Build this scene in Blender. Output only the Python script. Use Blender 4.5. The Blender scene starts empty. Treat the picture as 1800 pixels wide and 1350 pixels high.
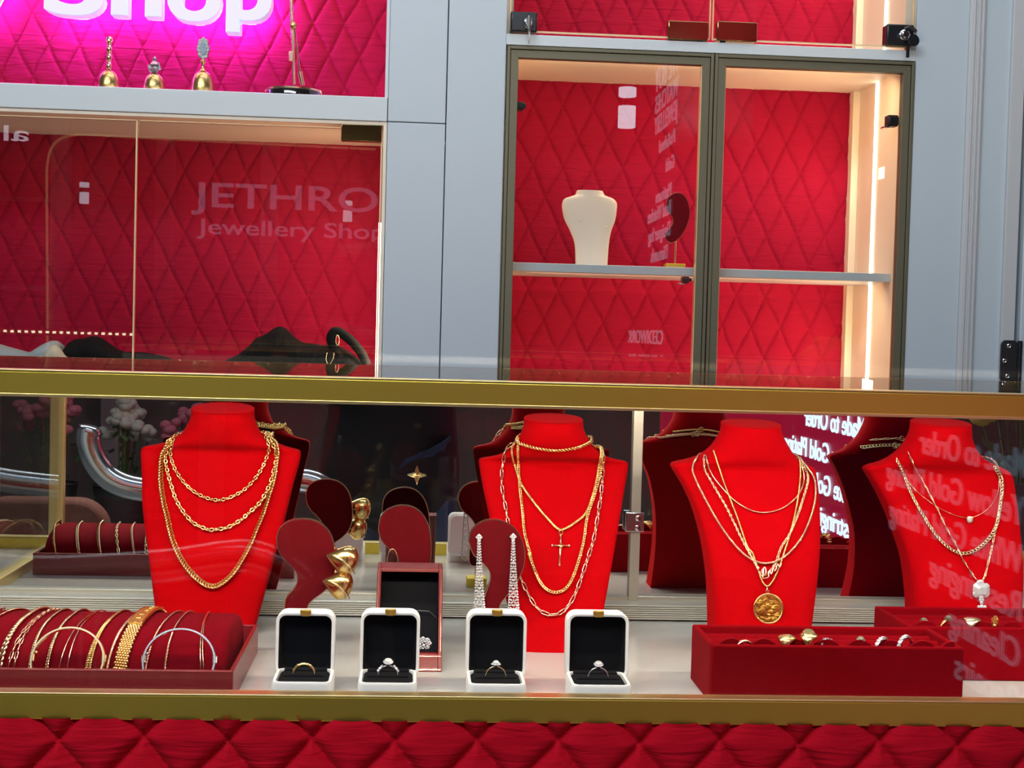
import bpy, math, random
from math import sin, cos, pi, radians as R
from mathutils import Vector, Matrix
from mathutils.bvhtree import BVHTree
random.seed(7)
scene = bpy.context.scene
col = scene.collection
V = Vector

# ------------------------------------------------------------------ camera
CZ = 1.15
yaw, pitch, roll = R(3.95), R(2.03), R(1.56)
F = 2500.0
fwd = V((sin(yaw)*cos(pitch), cos(yaw)*cos(pitch), -sin(pitch)))
rt = V((cos(yaw), -sin(yaw), 0)); up = rt.cross(fwd)
c_, s_ = cos(roll), sin(roll)
CR = rt*c_ + up*s_; CU = up*c_ - rt*s_
cam = bpy.data.cameras.new('camera'); co = bpy.data.objects.new('camera', cam); col.objects.link(co)
cam.sensor_width = 36; cam.lens = F/1800*36; cam.clip_start = 0.02
co.matrix_world = Matrix((( CR.x, CU.x, -fwd.x, 0), (CR.y, CU.y, -fwd.y, 0), (CR.z, CU.z, -fwd.z, CZ), (0, 0, 0, 1)))
scene.camera = co
CAM = V((0, 0, CZ))
scene.view_settings.view_transform = 'Standard'; scene.view_settings.look = 'None'
scene.view_settings.gamma = 1; scene.view_settings.use_curve_mapping = False
scene.view_settings.exposure = 0.0
scene.cycles.max_bounces = 10; scene.cycles.transparent_max_bounces = 16; scene.cycles.glossy_bounces = 6
scene.cycles.caustics_reflective = False; scene.cycles.caustics_refractive = False
scene.cycles.sample_clamp_indirect = 4.0
w = bpy.data.worlds.new('world'); scene.world = w; w.use_nodes = True
w.node_tree.nodes['Background'].inputs[0].default_value = (.55, .62, .75, 1)
w.node_tree.nodes['Background'].inputs[1].default_value = .25

def area(name, loc, target, sx, sy, power, color):
    l = bpy.data.lights.new(name, 'AREA'); l.shape = 'RECTANGLE'; l.size = sx; l.size_y = sy
    l.energy = power; l.color = color
    o = bpy.data.objects.new(name, l); col.objects.link(o); o.location = loc
    o.rotation_euler = (V(target)-V(loc)).to_track_quat('-Z', 'Y').to_euler()
    return o
# mall ceiling daylight-white light, counter strip light, cabinet strips
area('mall_ceiling_light', (-.7, -.55, 3.15), (-.2, .9, .9), 3.0, .9, 115, (.86, .94, 1))
area('staff_aisle_light', (.2, 1.7, 3.15), (.1, 2.4, 1.0), 2.2, .5, 14, (.76, .88, 1))

# ------------------------------------------------------------------ pixel helpers
def ray(px, py):
    return (fwd + CR*((px-900)/F) + CU*(-(py-675)/F))
def P(px, py, Y):
    d = ray(px, py); return CAM + d*(Y/d.y)
def PZ(px, py, Z):
    d = ray(px, py); return CAM + d*((Z-CZ)/d.z)
def rect(x0, y0, x1, y1, Y):
    xm, ym = (x0+x1)/2, (y0+y1)/2
    return P(x0, ym, Y).x, P(x1, ym, Y).x, P(xm, y1, Y).z, P(xm, y0, Y).z
def sz(px, Y): return px/F*Y

# ------------------------------------------------------------------ materials
def srgb(r, g, b):
    f = lambda c: (c/255/12.92) if c <= 10 else ((c/255+.055)/1.055)**2.4
    return (f(r), f(g), f(b), 1)
def mat(name, c, rough=.5, metal=0, bump=0, bscale=200, var=0, vscale=20, sheen=0, coat=0, spec=.5, emit=None, es=0, aniso=0):
    m = bpy.data.materials.new(name); m.use_nodes = True; nt = m.node_tree; b = nt.nodes['Principled BSDF']
    c = tuple(c) if len(c) == 4 else tuple(c)+(1,)
    b.inputs['Base Color'].default_value = c; b.inputs['Roughness'].default_value = rough
    b.inputs['Metallic'].default_value = metal; b.inputs['Specular IOR Level'].default_value = spec
    if sheen:
        b.inputs['Sheen Weight'].default_value = sheen; b.inputs['Sheen Roughness'].default_value = .4
        b.inputs['Sheen Tint'].default_value = (1, .25, .3, 1)
    if coat: b.inputs['Coat Weight'].default_value = coat; b.inputs['Coat Roughness'].default_value = .05
    if emit: b.inputs['Emission Color'].default_value = tuple(emit)+(1,); b.inputs['Emission Strength'].default_value = es
    tc = nt.nodes.new('ShaderNodeTexCoord')
    if var:
        n = nt.nodes.new('ShaderNodeTexNoise'); n.inputs['Scale'].default_value = vscale; n.inputs['Detail'].default_value = 4
        nt.links.new(tc.outputs['Object'], n.inputs['Vector'])
        mx = nt.nodes.new('ShaderNodeMix'); mx.data_type = 'RGBA'
        mx.inputs[6].default_value = tuple(x*(1-var) for x in c[:3])+(1,)
        mx.inputs[7].default_value = tuple(min(1, x*(1+var)) for x in c[:3])+(1,)
        nt.links.new(n.outputs['Fac'], mx.inputs[0]); nt.links.new(mx.outputs[2], b.inputs['Base Color'])
    if bump:
        n = nt.nodes.new('ShaderNodeTexNoise'); n.inputs['Scale'].default_value = bscale; n.inputs['Detail'].default_value = 3
        nt.links.new(tc.outputs['Object'], n.inputs['Vector'])
        bp = nt.nodes.new('ShaderNodeBump'); bp.inputs['Strength'].default_value = bump; bp.inputs['Distance'].default_value = .001
        nt.links.new(n.outputs['Fac'], bp.inputs['Height']); nt.links.new(bp.outputs['Normal'], b.inputs['Normal'])
    return m
def quilt_mat(name, c):
    m = mat(name, c, rough=.85, sheen=.10, spec=.15, var=.10, vscale=9)
    nt = m.node_tree; b = nt.nodes['Principled BSDF']
    tc = nt.nodes.new('ShaderNodeTexCoord'); mp = nt.nodes.new('ShaderNodeMapping')
    mp.inputs['Scale'].default_value = (7, 7, 60); mp.inputs['Rotation'].default_value = (0, .12, 0)
    n = nt.nodes.new('ShaderNodeTexNoise'); n.inputs['Scale'].default_value = 1.5; n.inputs['Detail'].default_value = 3; n.inputs['Distortion'].default_value = .7
    bp = nt.nodes.new('ShaderNodeBump'); bp.inputs['Strength'].default_value = .85; bp.inputs['Distance'].default_value = .004
    nt.links.new(tc.outputs['Object'], mp.inputs['Vector']); nt.links.new(mp.outputs[0], n.inputs['Vector'])
    nt.links.new(n.outputs['Fac'], bp.inputs['Height']); nt.links.new(bp.outputs['Normal'], b.inputs['Normal'])
    return m
def glass_mat(name, tint=(.97, .985, .98), f0=.04, rough=0.0, gain=.96):
    # thin clear pane: transparent with a two-sided Schlick reflection
    m = bpy.data.materials.new(name); m.use_nodes = True; nt = m.node_tree; nt.nodes.clear()
    out = nt.nodes.new('ShaderNodeOutputMaterial'); mix = nt.nodes.new('ShaderNodeMixShader')
    tr = nt.nodes.new('ShaderNodeBsdfTransparent'); tr.inputs[0].default_value = tuple(tint)+(1,)
    gl = nt.nodes.new('ShaderNodeBsdfGlossy'); gl.inputs['Roughness'].default_value = rough
    g = nt.nodes.new('ShaderNodeNewGeometry'); d = nt.nodes.new('ShaderNodeVectorMath'); d.operation = 'DOT_PRODUCT'
    nt.links.new(g.outputs['Normal'], d.inputs[0]); nt.links.new(g.outputs['Incoming'], d.inputs[1])
    def mth(op, a, bv):
        n = nt.nodes.new('ShaderNodeMath'); n.operation = op
        for i, x in enumerate((a, bv)):
            if x is None: continue
            if isinstance(x, (int, float)): n.inputs[i].default_value = x
            else: nt.links.new(x, n.inputs[i])
        return n.outputs[0]
    a = mth('ABSOLUTE', d.outputs['Value'], None); a = mth('SUBTRACT', 1.0, a); a = mth('POWER', a, 5.0)
    a = mth('MULTIPLY', a, gain); a = mth('ADD', a, f0)
    nt.links.new(a, mix.inputs[0]); nt.links.new(tr.outputs[0], mix.inputs[1]); nt.links.new(gl.outputs[0], mix.inputs[2])
    nt.links.new(mix.outputs[0], out.inputs[0]); return m
def emis(name, c, s):
    m = bpy.data.materials.new(name); m.use_nodes = True; nt = m.node_tree; nt.nodes.clear()
    o = nt.nodes.new('ShaderNodeOutputMaterial'); e = nt.nodes.new('ShaderNodeEmission')
    e.inputs[0].default_value = tuple(c)+(1,); e.inputs[1].default_value = s
    nt.links.new(e.outputs[0], o.inputs[0]); return m

M = {}
M['quilt'] = quilt_mat('red quilted velvet', (.34, .004, .034))
M['quilt_low'] = quilt_mat('crimson quilted velvet', (.49, .001, .014))
M['velvet'] = mat('bright red velvet', (.47, .0, .002), rough=.9, sheen=.03, spec=.05, bump=.25, bscale=900)
M['velvet_dark'] = mat('deep red velvet', (.21, .0, .003), rough=.9, sheen=.03, spec=.06, bump=.3, bscale=700, var=.15, vscale=60)
M['suede'] = mat('burgundy suede', (.12, .003, .006), rough=.85, sheen=.02, spec=.08, bump=.4, bscale=1400, var=.15, vscale=50)
M['roll'] = mat('burgundy velvet roll', (.165, .001, .006), rough=.9, sheen=.03, spec=.06, bump=.4, bscale=900, var=.22, vscale=22)
M['leather'] = mat('red leatherette', (.22, .010, .018), rough=.38, coat=.3, bump=.3, bscale=600)
M['cartier'] = mat('dark red leather board', (.17, .007, .009), rough=.45, coat=.1, bump=.15, bscale=500)
M['gold'] = mat('polished yellow gold', (1, .70, .27), rough=.2, metal=1)
M['gold_pale'] = mat('pale gold', (1, .80, .48), rough=.22, metal=1)
M['rose'] = mat('rose gold', (1, .62, .42), rough=.22, metal=1)
M['gold_matte'] = mat('textured gold', (.93, .60, .14), rough=.34, metal=1, bump=.6, bscale=500)
M['silver'] = mat('white metal', (.86, .88, .92), rough=.18, metal=1)
M['diamond'] = mat('diamond', (.93, .94, .97), rough=.14, metal=.45, coat=1)
M['green_stone'] = mat('pale green stone', (.55, .62, .25), rough=.05, metal=.5, coat=1)
M['brass'] = mat('brushed brass rail', (.80, .62, .10), rough=.40, metal=1, bump=.06, bscale=60)
M['brass_edge'] = mat('polished brass edge', (1, .80, .36), rough=.36, metal=1)
M['bronze'] = mat('bronze anodised frame', (.17, .155, .10), rough=.5, metal=.35)
M['bronze_gloss'] = mat('polished dark gold hardware', (.32, .24, .10), rough=.1, metal=1)
M['black_metal'] = mat('black hardware', (.02, .022, .026), rough=.3, metal=.3)
M['chrome'] = mat('chrome', (.80, .83, .87), rough=.16, metal=1)
M['white_panel'] = mat('cool white lacquer panel', (.58, .655, .715), rough=.42, var=.02, vscale=3)
M['white_panel_warm'] = mat('warm white trim', (.60, .605, .62), rough=.45)
M['shelf_white'] = mat('white shelf lacquer', (.68, .74, .77), rough=.35)
M['cab_in'] = mat('cabinet interior laminate', (.90, .80, .66), rough=.55)
M['floor_white'] = mat('glossy white case base', (.62, .61, .57), rough=.16, coat=.3)
M['alu'] = mat('champagne aluminium', (.62, .58, .48), rough=.35, metal=.55)
M['boxwhite'] = mat('white leatherette', (.80, .80, .79), rough=.38)
M['black_velvet'] = mat('black velvet', (.006, .006, .008), rough=.95, spec=.1)
M['bust_white'] = mat('cream leatherette', (.86, .80, .72), rough=.45)
M['cloth_black'] = mat('black cloth', (.004, .005, .006), rough=.85, spec=.2, bump=.5, bscale=60)
M['cloth_grey'] = mat('pale denim cloth', (.36, .43, .46), rough=.9, bump=.5, bscale=500, var=.2, vscale=14)
M['cloth_cream'] = mat('cream lining', (.58, .54, .42), rough=.9)
M['tan'] = mat('tan leather', (.32, .14, .05), rough=.5)
M['glass'] = glass_mat('clear glass', (.975, .985, .98))
M['glass_front'] = glass_mat('counter front glass', (.98, .985, .98), f0=.020)
M['glass_cab'] = glass_mat('cabinet glass', (.93, .94, .94), f0=.038)
M['glass_edge'] = mat('glass edge', (.95, .72, .40), rough=.15, coat=1, spec=1)
M['mirror'] = mat('tinted mirror', (.76, .78, .76), rough=.0, metal=1)
M['led'] = emis('warm white strip', (1, .88, .66), 9)
M['led_dot'] = emis('led dot', (1, .86, .66), 640)

# ------------------------------------------------------------------ mesh builder
class MB:
    def __init__(s): s.v = []; s.f = []
    def add(s, vs, fs):
        o = len(s.v); s.v += [V(x) for x in vs]; s.f += [tuple(i+o for i in f) for f in fs]; return s
    def box(s, x0, x1, y0, y1, z0, z1):
        return s.add([(x0,y0,z0),(x1,y0,z0),(x1,y1,z0),(x0,y1,z0),(x0,y0,z1),(x1,y0,z1),(x1,y1,z1),(x0,y1,z1)],
            [(0,3,2,1),(4,5,6,7),(0,1,5,4),(1,2,6,5),(2,3,7,6),(3,0,4,7)])
    def obox(s, c, ax, ay, az):
        c, ax, ay, az = V(c), V(ax), V(ay), V(az)
        vs = [c+ax*i+ay*j+az*k for k in (-1,1) for (i,j) in ((-1,-1),(1,-1),(1,1),(-1,1))]
        return s.add(vs, [(0,3,2,1),(4,5,6,7),(0,1,5,4),(1,2,6,5),(2,3,7,6),(3,0,4,7)])
    def tube(s, pts, r, n=8, closed=False, cap=True):
        pts = [V(p) for p in pts]; N = len(pts)
        rs = r if isinstance(r, (list, tuple)) else [r]*N
        o = len(s.v); prev = None
        for i, p in enumerate(pts):
            if closed: t = pts[(i+1) % N]-pts[i-1]
            else: t = pts[min(i+1, N-1)]-pts[max(i-1, 0)]
            t = t.normalized() if t.length > 1e-9 else V((0, 0, 1))
            if prev is None: a = t.orthogonal().normalized()
            else:
                a = prev - t*prev.dot(t); a = a.normalized() if a.length > 1e-6 else t.orthogonal().normalized()
            prev = a; b = t.cross(a)
            for k in range(n):
                q = 2*pi*k/n; s.v.append(p + (a*cos(q)+b*sin(q))*rs[i])
        for i in range(N if closed else N-1):
            j = (i+1) % N
            for k in range(n):
                k2 = (k+1) % n; s.f.append((o+i*n+k, o+i*n+k2, o+j*n+k2, o+j*n+k))
        if cap and not closed:
            s.f.append(tuple(o+k for k in range(n))[::-1]); s.f.append(tuple(o+(N-1)*n+k for k in range(n)))
        return s
    def rings(s, rings, cap0=True, cap1=True):
        o = len(s.v); n = len(rings[0])
        for r_ in rings: s.v += [V(p) for p in r_]
        for i in range(len(rings)-1):
            for k in range(n):
                k2 = (k+1) % n; s.f.append((o+i*n+k, o+i*n+k2, o+(i+1)*n+k2, o+(i+1)*n+k))
        if cap0: s.f.append(tuple(o+k for k in range(n))[::-1])
        if cap1: s.f.append(tuple(o+(len(rings)-1)*n+k for k in range(n)))
        return s
    def lathe(s, prof, c, n=24, ax=None):
        c = V(c); ax = V(ax).normalized() if ax else V((0, 0, 1))
        a = ax.orthogonal().normalized(); b = ax.cross(a)
        return s.rings([[c+ax*z+(a*cos(2*pi*k/n)+b*sin(2*pi*k/n))*max(r_, 1e-5) for k in range(n)] for r_, z in prof])
    def prism(s, poly, y0, y1):   # polygon in x,z extruded in y
        n = len(poly)
        vs = [(x, y0, z) for x, z in poly]+[(x, y1, z) for x, z in poly]
        fs = [tuple(range(n)), tuple(range(2*n-1, n-1, -1))]+[(i, i+n, (i+1) % n+n, (i+1) % n) for i in range(n)]
        return s.add(vs, fs)
    def blob(s, c, rx, ry, rz, n=10, m=7):
        c = V(c); return s.rings([[c+V((rx*sin(pi*j/m)*cos(2*pi*k/n), ry*sin(pi*j/m)*sin(2*pi*k/n), -rz*cos(pi*j/m))) for k in range(n)] for j in [.15]+list(range(1, m))+[m-.15]])
    def gem(s, c, r, ax=(0, -1, 0), n=8):
        return s.lathe([(r*.1, -r*.8), (r, 0), (r*.62, r*.42), (0.05*r, r*.44)], c, n, ax)
    def bvh(s): return BVHTree.FromPolygons(s.v, s.f)

ORG = {}
def _mesh(name, mb, m, org, smooth, bevel, mats=None):
    me = bpy.data.meshes.new(name); me.from_pydata([tuple(p-org) for p in mb.v], [], mb.f); me.update()
    import bmesh
    bm = bmesh.new(); bm.from_mesh(me); bmesh.ops.recalc_face_normals(bm, faces=bm.faces[:]); bm.to_mesh(me); bm.free()
    me.materials.append(M[m] if isinstance(m, str) else m)
    o = bpy.data.objects.new(name, me); col.objects.link(o)
    if smooth:
        for p in me.polygons: p.use_smooth = True
        if smooth == 'auto': me.set_sharp_from_angle(angle=R(38))
    if bevel:
        b = o.modifiers.new('bevel', 'BEVEL'); b.width = bevel; b.segments = 3; b.limit_method = 'ANGLE'; b.angle_limit = R(40)
        for p in me.polygons: p.use_smooth = True
        me.set_sharp_from_angle(angle=R(75))
    return o
def thing(name, label, cat, loc, group=None):
    o = bpy.data.objects.new(name, None); col.objects.link(o); o.location = loc; o.empty_display_size = .02
    o['label'] = label; o['category'] = cat
    if group: o['group'] = group
    ORG[o.name] = V(loc); return o
def part(parent, name, mb, m, smooth=False, bevel=0, label=None):
    org = ORG[parent.name]; o = _mesh(name, mb, m, org, smooth, bevel); o.parent = parent; ORG[o.name] = org
    if label: o['label'] = label
    return o
def single(name, label, cat, mb, m, smooth=False, bevel=0, group=None):
    xs = [p.x for p in mb.v]; ys = [p.y for p in mb.v]; zs = [p.z for p in mb.v]
    org = V(((min(xs)+max(xs))/2, (min(ys)+max(ys))/2, min(zs)))
    o = _mesh(name, mb, m, org, smooth, bevel); o.location = org
    # the mesh is local to its origin
    o['label'] = label; o['category'] = cat
    if group: o['group'] = group
    ORG[o.name] = org; return o
def struct(name, mb, m, smooth=False, bevel=0):
    o = _mesh(name, mb, m, V((0, 0, 0)), smooth, bevel); o['kind'] = 'structure'; ORG[o.name] = V((0, 0, 0)); return o
def cr(pts, n=8):
    """Catmull-Rom through vectors"""
    pts = [V(p) for p in pts]; out = []
    for i in range(len(pts)-1):
        p0, p1, p2, p3 = pts[max(i-1, 0)], pts[i], pts[i+1], pts[min(i+2, len(pts)-1)]
        for k in range(n):
            t = k/n; out.append(.5*((2*p1)+(p2-p0)*t+(2*p0-5*p1+4*p2-p3)*t*t+(-p0+3*p1-3*p2+p3)*t**3))
    out.append(pts[-1]); return out
def rrect(cx, cz, hw, hh, r, n=5):
    out = []
    for (sx, sz_, a0) in ((1, 1, 0), (-1, 1, 90), (-1, -1, 180), (1, -1, 270)):
        for k in range(n+1):
            a = R(a0+90*k/n); out.append((cx+sx*(hw-r)+r*cos(a), cz+sz_*(hh-r)+r*sin(a)))
    return out
def quilt(mb, x0, x1, z0, z1, Y, dw=.058, dh=.118, amp=.0068, px=0, pz=0, step=.0024, seed=0, g=.030):
    nx = int((x1-x0)/step)+1; nz = int((z1-z0)/step)+1; vs = []; rr = random.Random(seed)
    ph = [rr.uniform(0, 6) for _ in range(6)]
    for j in range(nz+1):
        z = z0+(z1-z0)*j/nz
        for i in range(nx+1):
            x = x0+(x1-x0)*i/nx
            xx = x + .0018*sin(z*19+ph[0]) + .0011*sin(z*67+ph[1]); zz = z + .002*sin(x*37+ph[2])
            u = (xx-px)/dw+(zz-pz)/dh; v = (xx-px)/dw-(zz-pz)/dh
            du = abs(u-round(u)); dv = abs(v-round(v)); d = min(du, dv)
            h = amp*(.62*(1-math.exp(-d/g))+.38*(1-math.exp(-d/.16)))
            h += .0012*sin(x*23+z*9+ph[3])*sin(z*31+ph[4])
            vs.append((x, Y-h, z))
    fs = [(j*(nx+1)+i, j*(nx+1)+i+1, (j+1)*(nx+1)+i+1, (j+1)*(nx+1)+i) for j in range(nz) for i in range(nx)]
    return mb.add(vs, fs)

# ------------------------------------------------------------------ text and chains
def text_mesh(txt, size, extrude, offset=0, bev=0, sx=1.0, align='LEFT'):
    c = bpy.data.curves.new('lettering', 'FONT'); c.body = txt; c.size = size; c.extrude = extrude; c.offset = offset
    c.bevel_depth = bev; c.bevel_resolution = 2; c.resolution_u = 6; c.align_x = align
    o = bpy.data.objects.new('lettering', c); col.objects.link(o)
    bpy.context.view_layer.update()
    me = bpy.data.meshes.new_from_object(o); mb = MB()
    mb.v = [V((v.co.x*sx, v.co.y, v.co.z)) for v in me.vertices]; mb.f = [tuple(p.vertices) for p in me.polygons]
    bpy.data.objects.remove(o); bpy.data.curves.remove(c); bpy.data.meshes.remove(me)
    return mb
def resample(pts, s):
    out = [pts[0].copy()]; acc = 0
    for a, b in zip(pts, pts[1:]):
        L = (b-a).length; d = s-acc
        while d <= L and L > 0: out.append(a.lerp(b, d/L)); d += s
        acc = (acc+L) % s if L > 0 else acc
        acc = L-(d-s) if d > s-acc+1e-12 or d-s >= 0 else acc+L
    return out
def resample2(pts, s):
    cum = [0]
    for a, b in zip(pts, pts[1:]): cum.append(cum[-1]+(b-a).length)
    n = max(2, int(cum[-1]/s)); out = []; j = 0
    for i in range(n+1):
        t = cum[-1]*i/n
        while j < len(cum)-2 and cum[j+1] < t: j += 1
        L = cum[j+1]-cum[j]; out.append(pts[j].lerp(pts[j+1], (t-cum[j])/L if L else 0))
    return out
def chain(mb, pts, nf, L, W, r, mode='cable', N=10, m=5):
    step = {'cable': L-2.1*r, 'curb': L*.62, 'clip': L-2.1*r, 'close': L*.42}[mode]
    q = resample2(pts, step)
    for i in range(len(q)-1):
        c = (q[i]+q[i+1])/2; t = (q[i+1]-q[i]).normalized(); n = nf(c); n = (n-t*n.dot(t))
        n = n.normalized() if n.length > 1e-6 else t.orthogonal().normalized(); b = t.cross(n)
        if mode == 'curb': ph = R(32)
        elif mode == 'close': ph = R(58)
        elif mode == 'clip': ph = R(12) if i % 2 else R(68)
        else: ph = R(8) if i % 2 else R(62)
        u = b*cos(ph)+n*sin(ph)
        if mode in ('curb', 'close'): tt = (t+b*.35).normalized(); uu = (u-tt*u.dot(tt)).normalized()
        else: tt, uu = t, u
        a, bb = L/2-r, W/2-r
        if mode == 'clip':
            loop = []
            for k in range(N):
                al = 2*pi*k/N; x = cos(al); y = sin(al)
                loop.append(c+tt*(math.copysign(a-bb, x)+bb*x)+uu*(bb*y))
        else: loop = [c+tt*(a*cos(2*pi*k/N))+uu*(bb*sin(2*pi*k/N)) for k in range(N)]
        mb.tube(loop, r, m, closed=True)
    return mb
def rope(mb, pts, R_, r, pitch, strands=2, n=5):
    q = resample2(pts, pitch/7)
    for s in range(strands):
        line = []
        for i, p in enumerate(q):
            t = (q[min(i+1, len(q)-1)]-q[max(i-1, 0)]).normalized(); a = V((0, -1, 0)); a = (a-t*a.dot(t)).normalized(); b = t.cross(a)
            ph = 2*pi*i/7+2*pi*s/strands; line.append(p+(a*cos(ph)+b*sin(ph))*R_)
        mb.tube(line, r, n)
    return mb
def drape(bvh, pix, off, fbY=None):
    out = []
    for x, y in pix:
        d = ray(x, y).normalized(); h, n, i, dist = bvh.ray_cast(CAM, d)
        if h is None:
            if fbY is None: continue
            out.append(P(x, y, fbY)); continue
        if n.dot(d) > 0: n = -n
        out.append(h+n*off)
    return out
def dense(pix, n=6):
    q = cr([V((x, y, 0)) for x, y in pix], n); return [(p.x, p.y) for p in q]
# ================================================================== LEVELS
FZ = CZ-.345           # case floor
YF, YM = 1.27, 1.735   # front glass, mirror doors
YB, YBB = 2.45, 2.74   # back fitment front, lining
def X(px, py, Y): return P(px, py, Y).x
def Z(px, py, Y): return P(px, py, Y).z

# ------------------------------------------------------------------ room shell
struct('floor', MB().box(-4, 4.5, -4.2, 3.2, -.05, 0), mat('dark grey floor tile', (.20, .20, .19), rough=.25, var=.2, vscale=3))
struct('ceiling', MB().box(-4, 4.5, -4.2, 3.2, 3.25, 3.3), mat('mall ceiling', (.32, .33, .35), rough=.8))
struct('wall_left', MB().box(-4.05, -4, -4.2, 3.2, 0, 3.25), mat('grey mall wall', (.20, .20, .21), rough=.7))
struct('wall_right', MB().box(4.5, 4.55, -4.2, 3.2, 0, 3.25), mat('beige mall wall', (.42, .38, .33), rough=.7))
wf = MB().box(-4, 4.5, -4.25, -4.2, 0, 3.25)
struct('wall_front', wf, mat('opposite shop wall', (.26, .25, .23), rough=.7))
struct('wall_back', MB().box(-4, 4.5, 2.80, 2.85, 0, 3.25), 'white_panel')
# white lacquer pilaster between the two cabinets, with fine panel joints
xa, xb, xc = X(677, 400, YB), X(779, 400, YB), X(882, 380, YB)
zl_t, zl_b = Z(340, 158, YB), Z(340, 201, YB)      # left shelf
pil = MB().box(xa, xb-.0008, YB, 2.8, 0, zl_b-.0008).box(xa, xb-.0008, YB, 2.8, zl_b+.0008, 3.25)
struct('trim_1', pil, 'white_panel', bevel=.0012)
struct('trim_2', MB().box(xb+.0008, xc, YB, 2.8, 0, 3.25), 'white_panel', bevel=.0012)
xr = X(1599, 400, YB)
# panelled wall right of the cabinet: flat panels, moulded strips and a door
xr2, xr3, xr4, xr5 = X(1690, 400, YB), X(1718, 400, YB), X(1765, 400, YB), X(1786, 560, YB)
struct('trim_3', MB().box(xr, xr2, YB, 2.8, 0, 3.25), 'white_panel', bevel=.001)
tm = MB().box(xr2, xr3, YB-.004, 2.8, 0, 3.25)
for k in (.25, .55, .8): tm.box(xr2+(xr3-xr2)*k-.002, xr2+(xr3-xr2)*k+.002, YB-.008, YB-.003, 0, 3.25)
struct('trim_4', tm, 'white_panel_warm', bevel=.001)
struct('trim_5', MB().box(xr3, xr4, YB+.001, 2.8, 0, 3.25), 'white_panel', bevel=.001)
struct('trim_6', MB().box(xr4, xr5-.004, YB-.006, 2.8, 0, 3.25), 'white_panel_warm', bevel=.0015)
dr = struct('door_1', MB().box(xr5+.004, xr5+.8, YB-.01, YB+.03, 0, 2.15), 'white_panel', bevel=.002)
struct('trim_7', MB().box(xr5+.81, 4.5, YB-.006, 2.8, 0, 3.25).box(xr5-.004, xr5+.81, YB-.006, 2.8, 2.16, 3.25).box(xr5-.004, xr5+.81, YB+.05, 2.8, 0, 2.16), 'white_panel')
# hinge on the door jamb
x0, x1, z0, z1 = rect(1757, 598, 1787, 672, YB-.006)
h = MB().prism(rrect((x0+x1)/2, (z0+z1)/2, (x1-x0)/2, (z1-z0)/2, .009), YB-.010, YB-.006)
hg = part(dr, 'hinge', h, mat('grey steel hinge', (.10, .10, .105), rough=.35, metal=.8), bevel=.0006)
kn = MB()
for k in range(5): kn.lathe([(.0045, 0), (.0045, (z1-z0)/5-.0006)], (x1+.002, YB-.013, z0+(z1-z0)*k/5), 12)
part(hg, 'knuckle', kn, 'black_metal', smooth='auto')
sc = MB()
for px, py in ((1774, 608), (1766, 634), (1771, 661)): p = P(px, py, YB-.0105); sc.lathe([(.0042, -.001), (.0042, .0006), (.0028, .0012), (.002, .0004)], p, 14, (0, -1, 0))
part(hg, 'screw', sc, 'chrome', smooth='auto')

# ------------------------------------------------------------------ upper left niche
ni = thing('display_niche', 'open upper niche lined with red quilted velvet behind the glowing letters', 'niche', (-.5, YB, zl_t))
xl0 = -1.5
part(ni, 'quilted_lining', quilt(MB(), xl0, xa, zl_t, 2.2, YBB, px=P(579, 99, YBB).x, pz=P(579, 99, YBB).z, seed=1), 'quilt', smooth=True)
part(ni, 'side_panel', MB().box(xa-.006, xa-.0006, YB+.005, YBB, zl_t, 2.2), 'shelf_white')
part(ni, 'led_strip', MB().box(xa-.010, xa-.0065, YBB-.05, YBB-.042, zl_t+.001, zl_t+.055), M['led'], label='glowing warm strip in the corner')
area('niche_fill_light', (-.45, YB+.07, 2.1), (-.45, YBB, 1.72), 1.2, .02, 5.0, (1, .50, .62))  # added fill lamp without a fixture, brightens the niche quilt
sh = single('wall_shelf', 'long white shelf carrying the brass hand bells', 'shelf', MB().box(xl0, xa-.001, YB, YBB+.02, zl_b, zl_t), 'shelf_white', bevel=.0015)

# bells
def bell_at(px, base_px, wpx, hpx, handle, label, Y=YB+.035):
    b = P(px, base_px, Y); z0 = zl_t; r = sz(wpx, Y)/2; hh = sz(hpx, Y)
    t = thing('hand_bell', label, 'bell', (b.x, Y, z0), 'brass hand bells on the white shelf')
    hh += .007; prof = [(r*1.06, 0), (r*1.04, .002), (r*.97, hh*.12), (r*.92, hh*.35), (r*.84, hh*.6), (r*.68, hh*.82), (r*.4, hh*.96), (r*.15, hh), (0.0005, hh*1.01)]
    part(t, 'bell_cup', MB().lathe(prof, (b.x, Y, z0), 28), M['gold_dull'], smooth='auto')
    handle(t, V((b.x, Y, z0+hh)), r)
M['gold_dull'] = mat('aged brass', (.62, .45, .17), rough=.3, metal=1, bump=.3, bscale=300)
M['pewter'] = mat('aged silver grey', (.30, .28, .27), rough=.35, metal=.9, bump=.5, bscale=300)
def hA(t, p, r):
    H = sz(58, YB); prof = []
    for k in range(41):
        u = k/40; prof.append((.0030+.0018*abs(sin(u*pi*4))+(.0012 if u > .86 else 0), u*H))
    part(t, 'handle', MB().lathe(prof, p, 12), 'rose', smooth='auto')
def hB(t, p, r):
    H = sz(30, YB); m = MB().lathe([(.004, 0), (.0085, H*.25), (.006, H*.42), (.0088, H*.5), (.004, H*.7), (.0035, H*.85), (.001, H)], p, 8)
    m.obox(p+V((0, 0, H*.35)), (.0095, 0, .003), (0, .002, 0), (-.002, 0, .006))
    part(t, 'handle', m, 'pewter')
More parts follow.
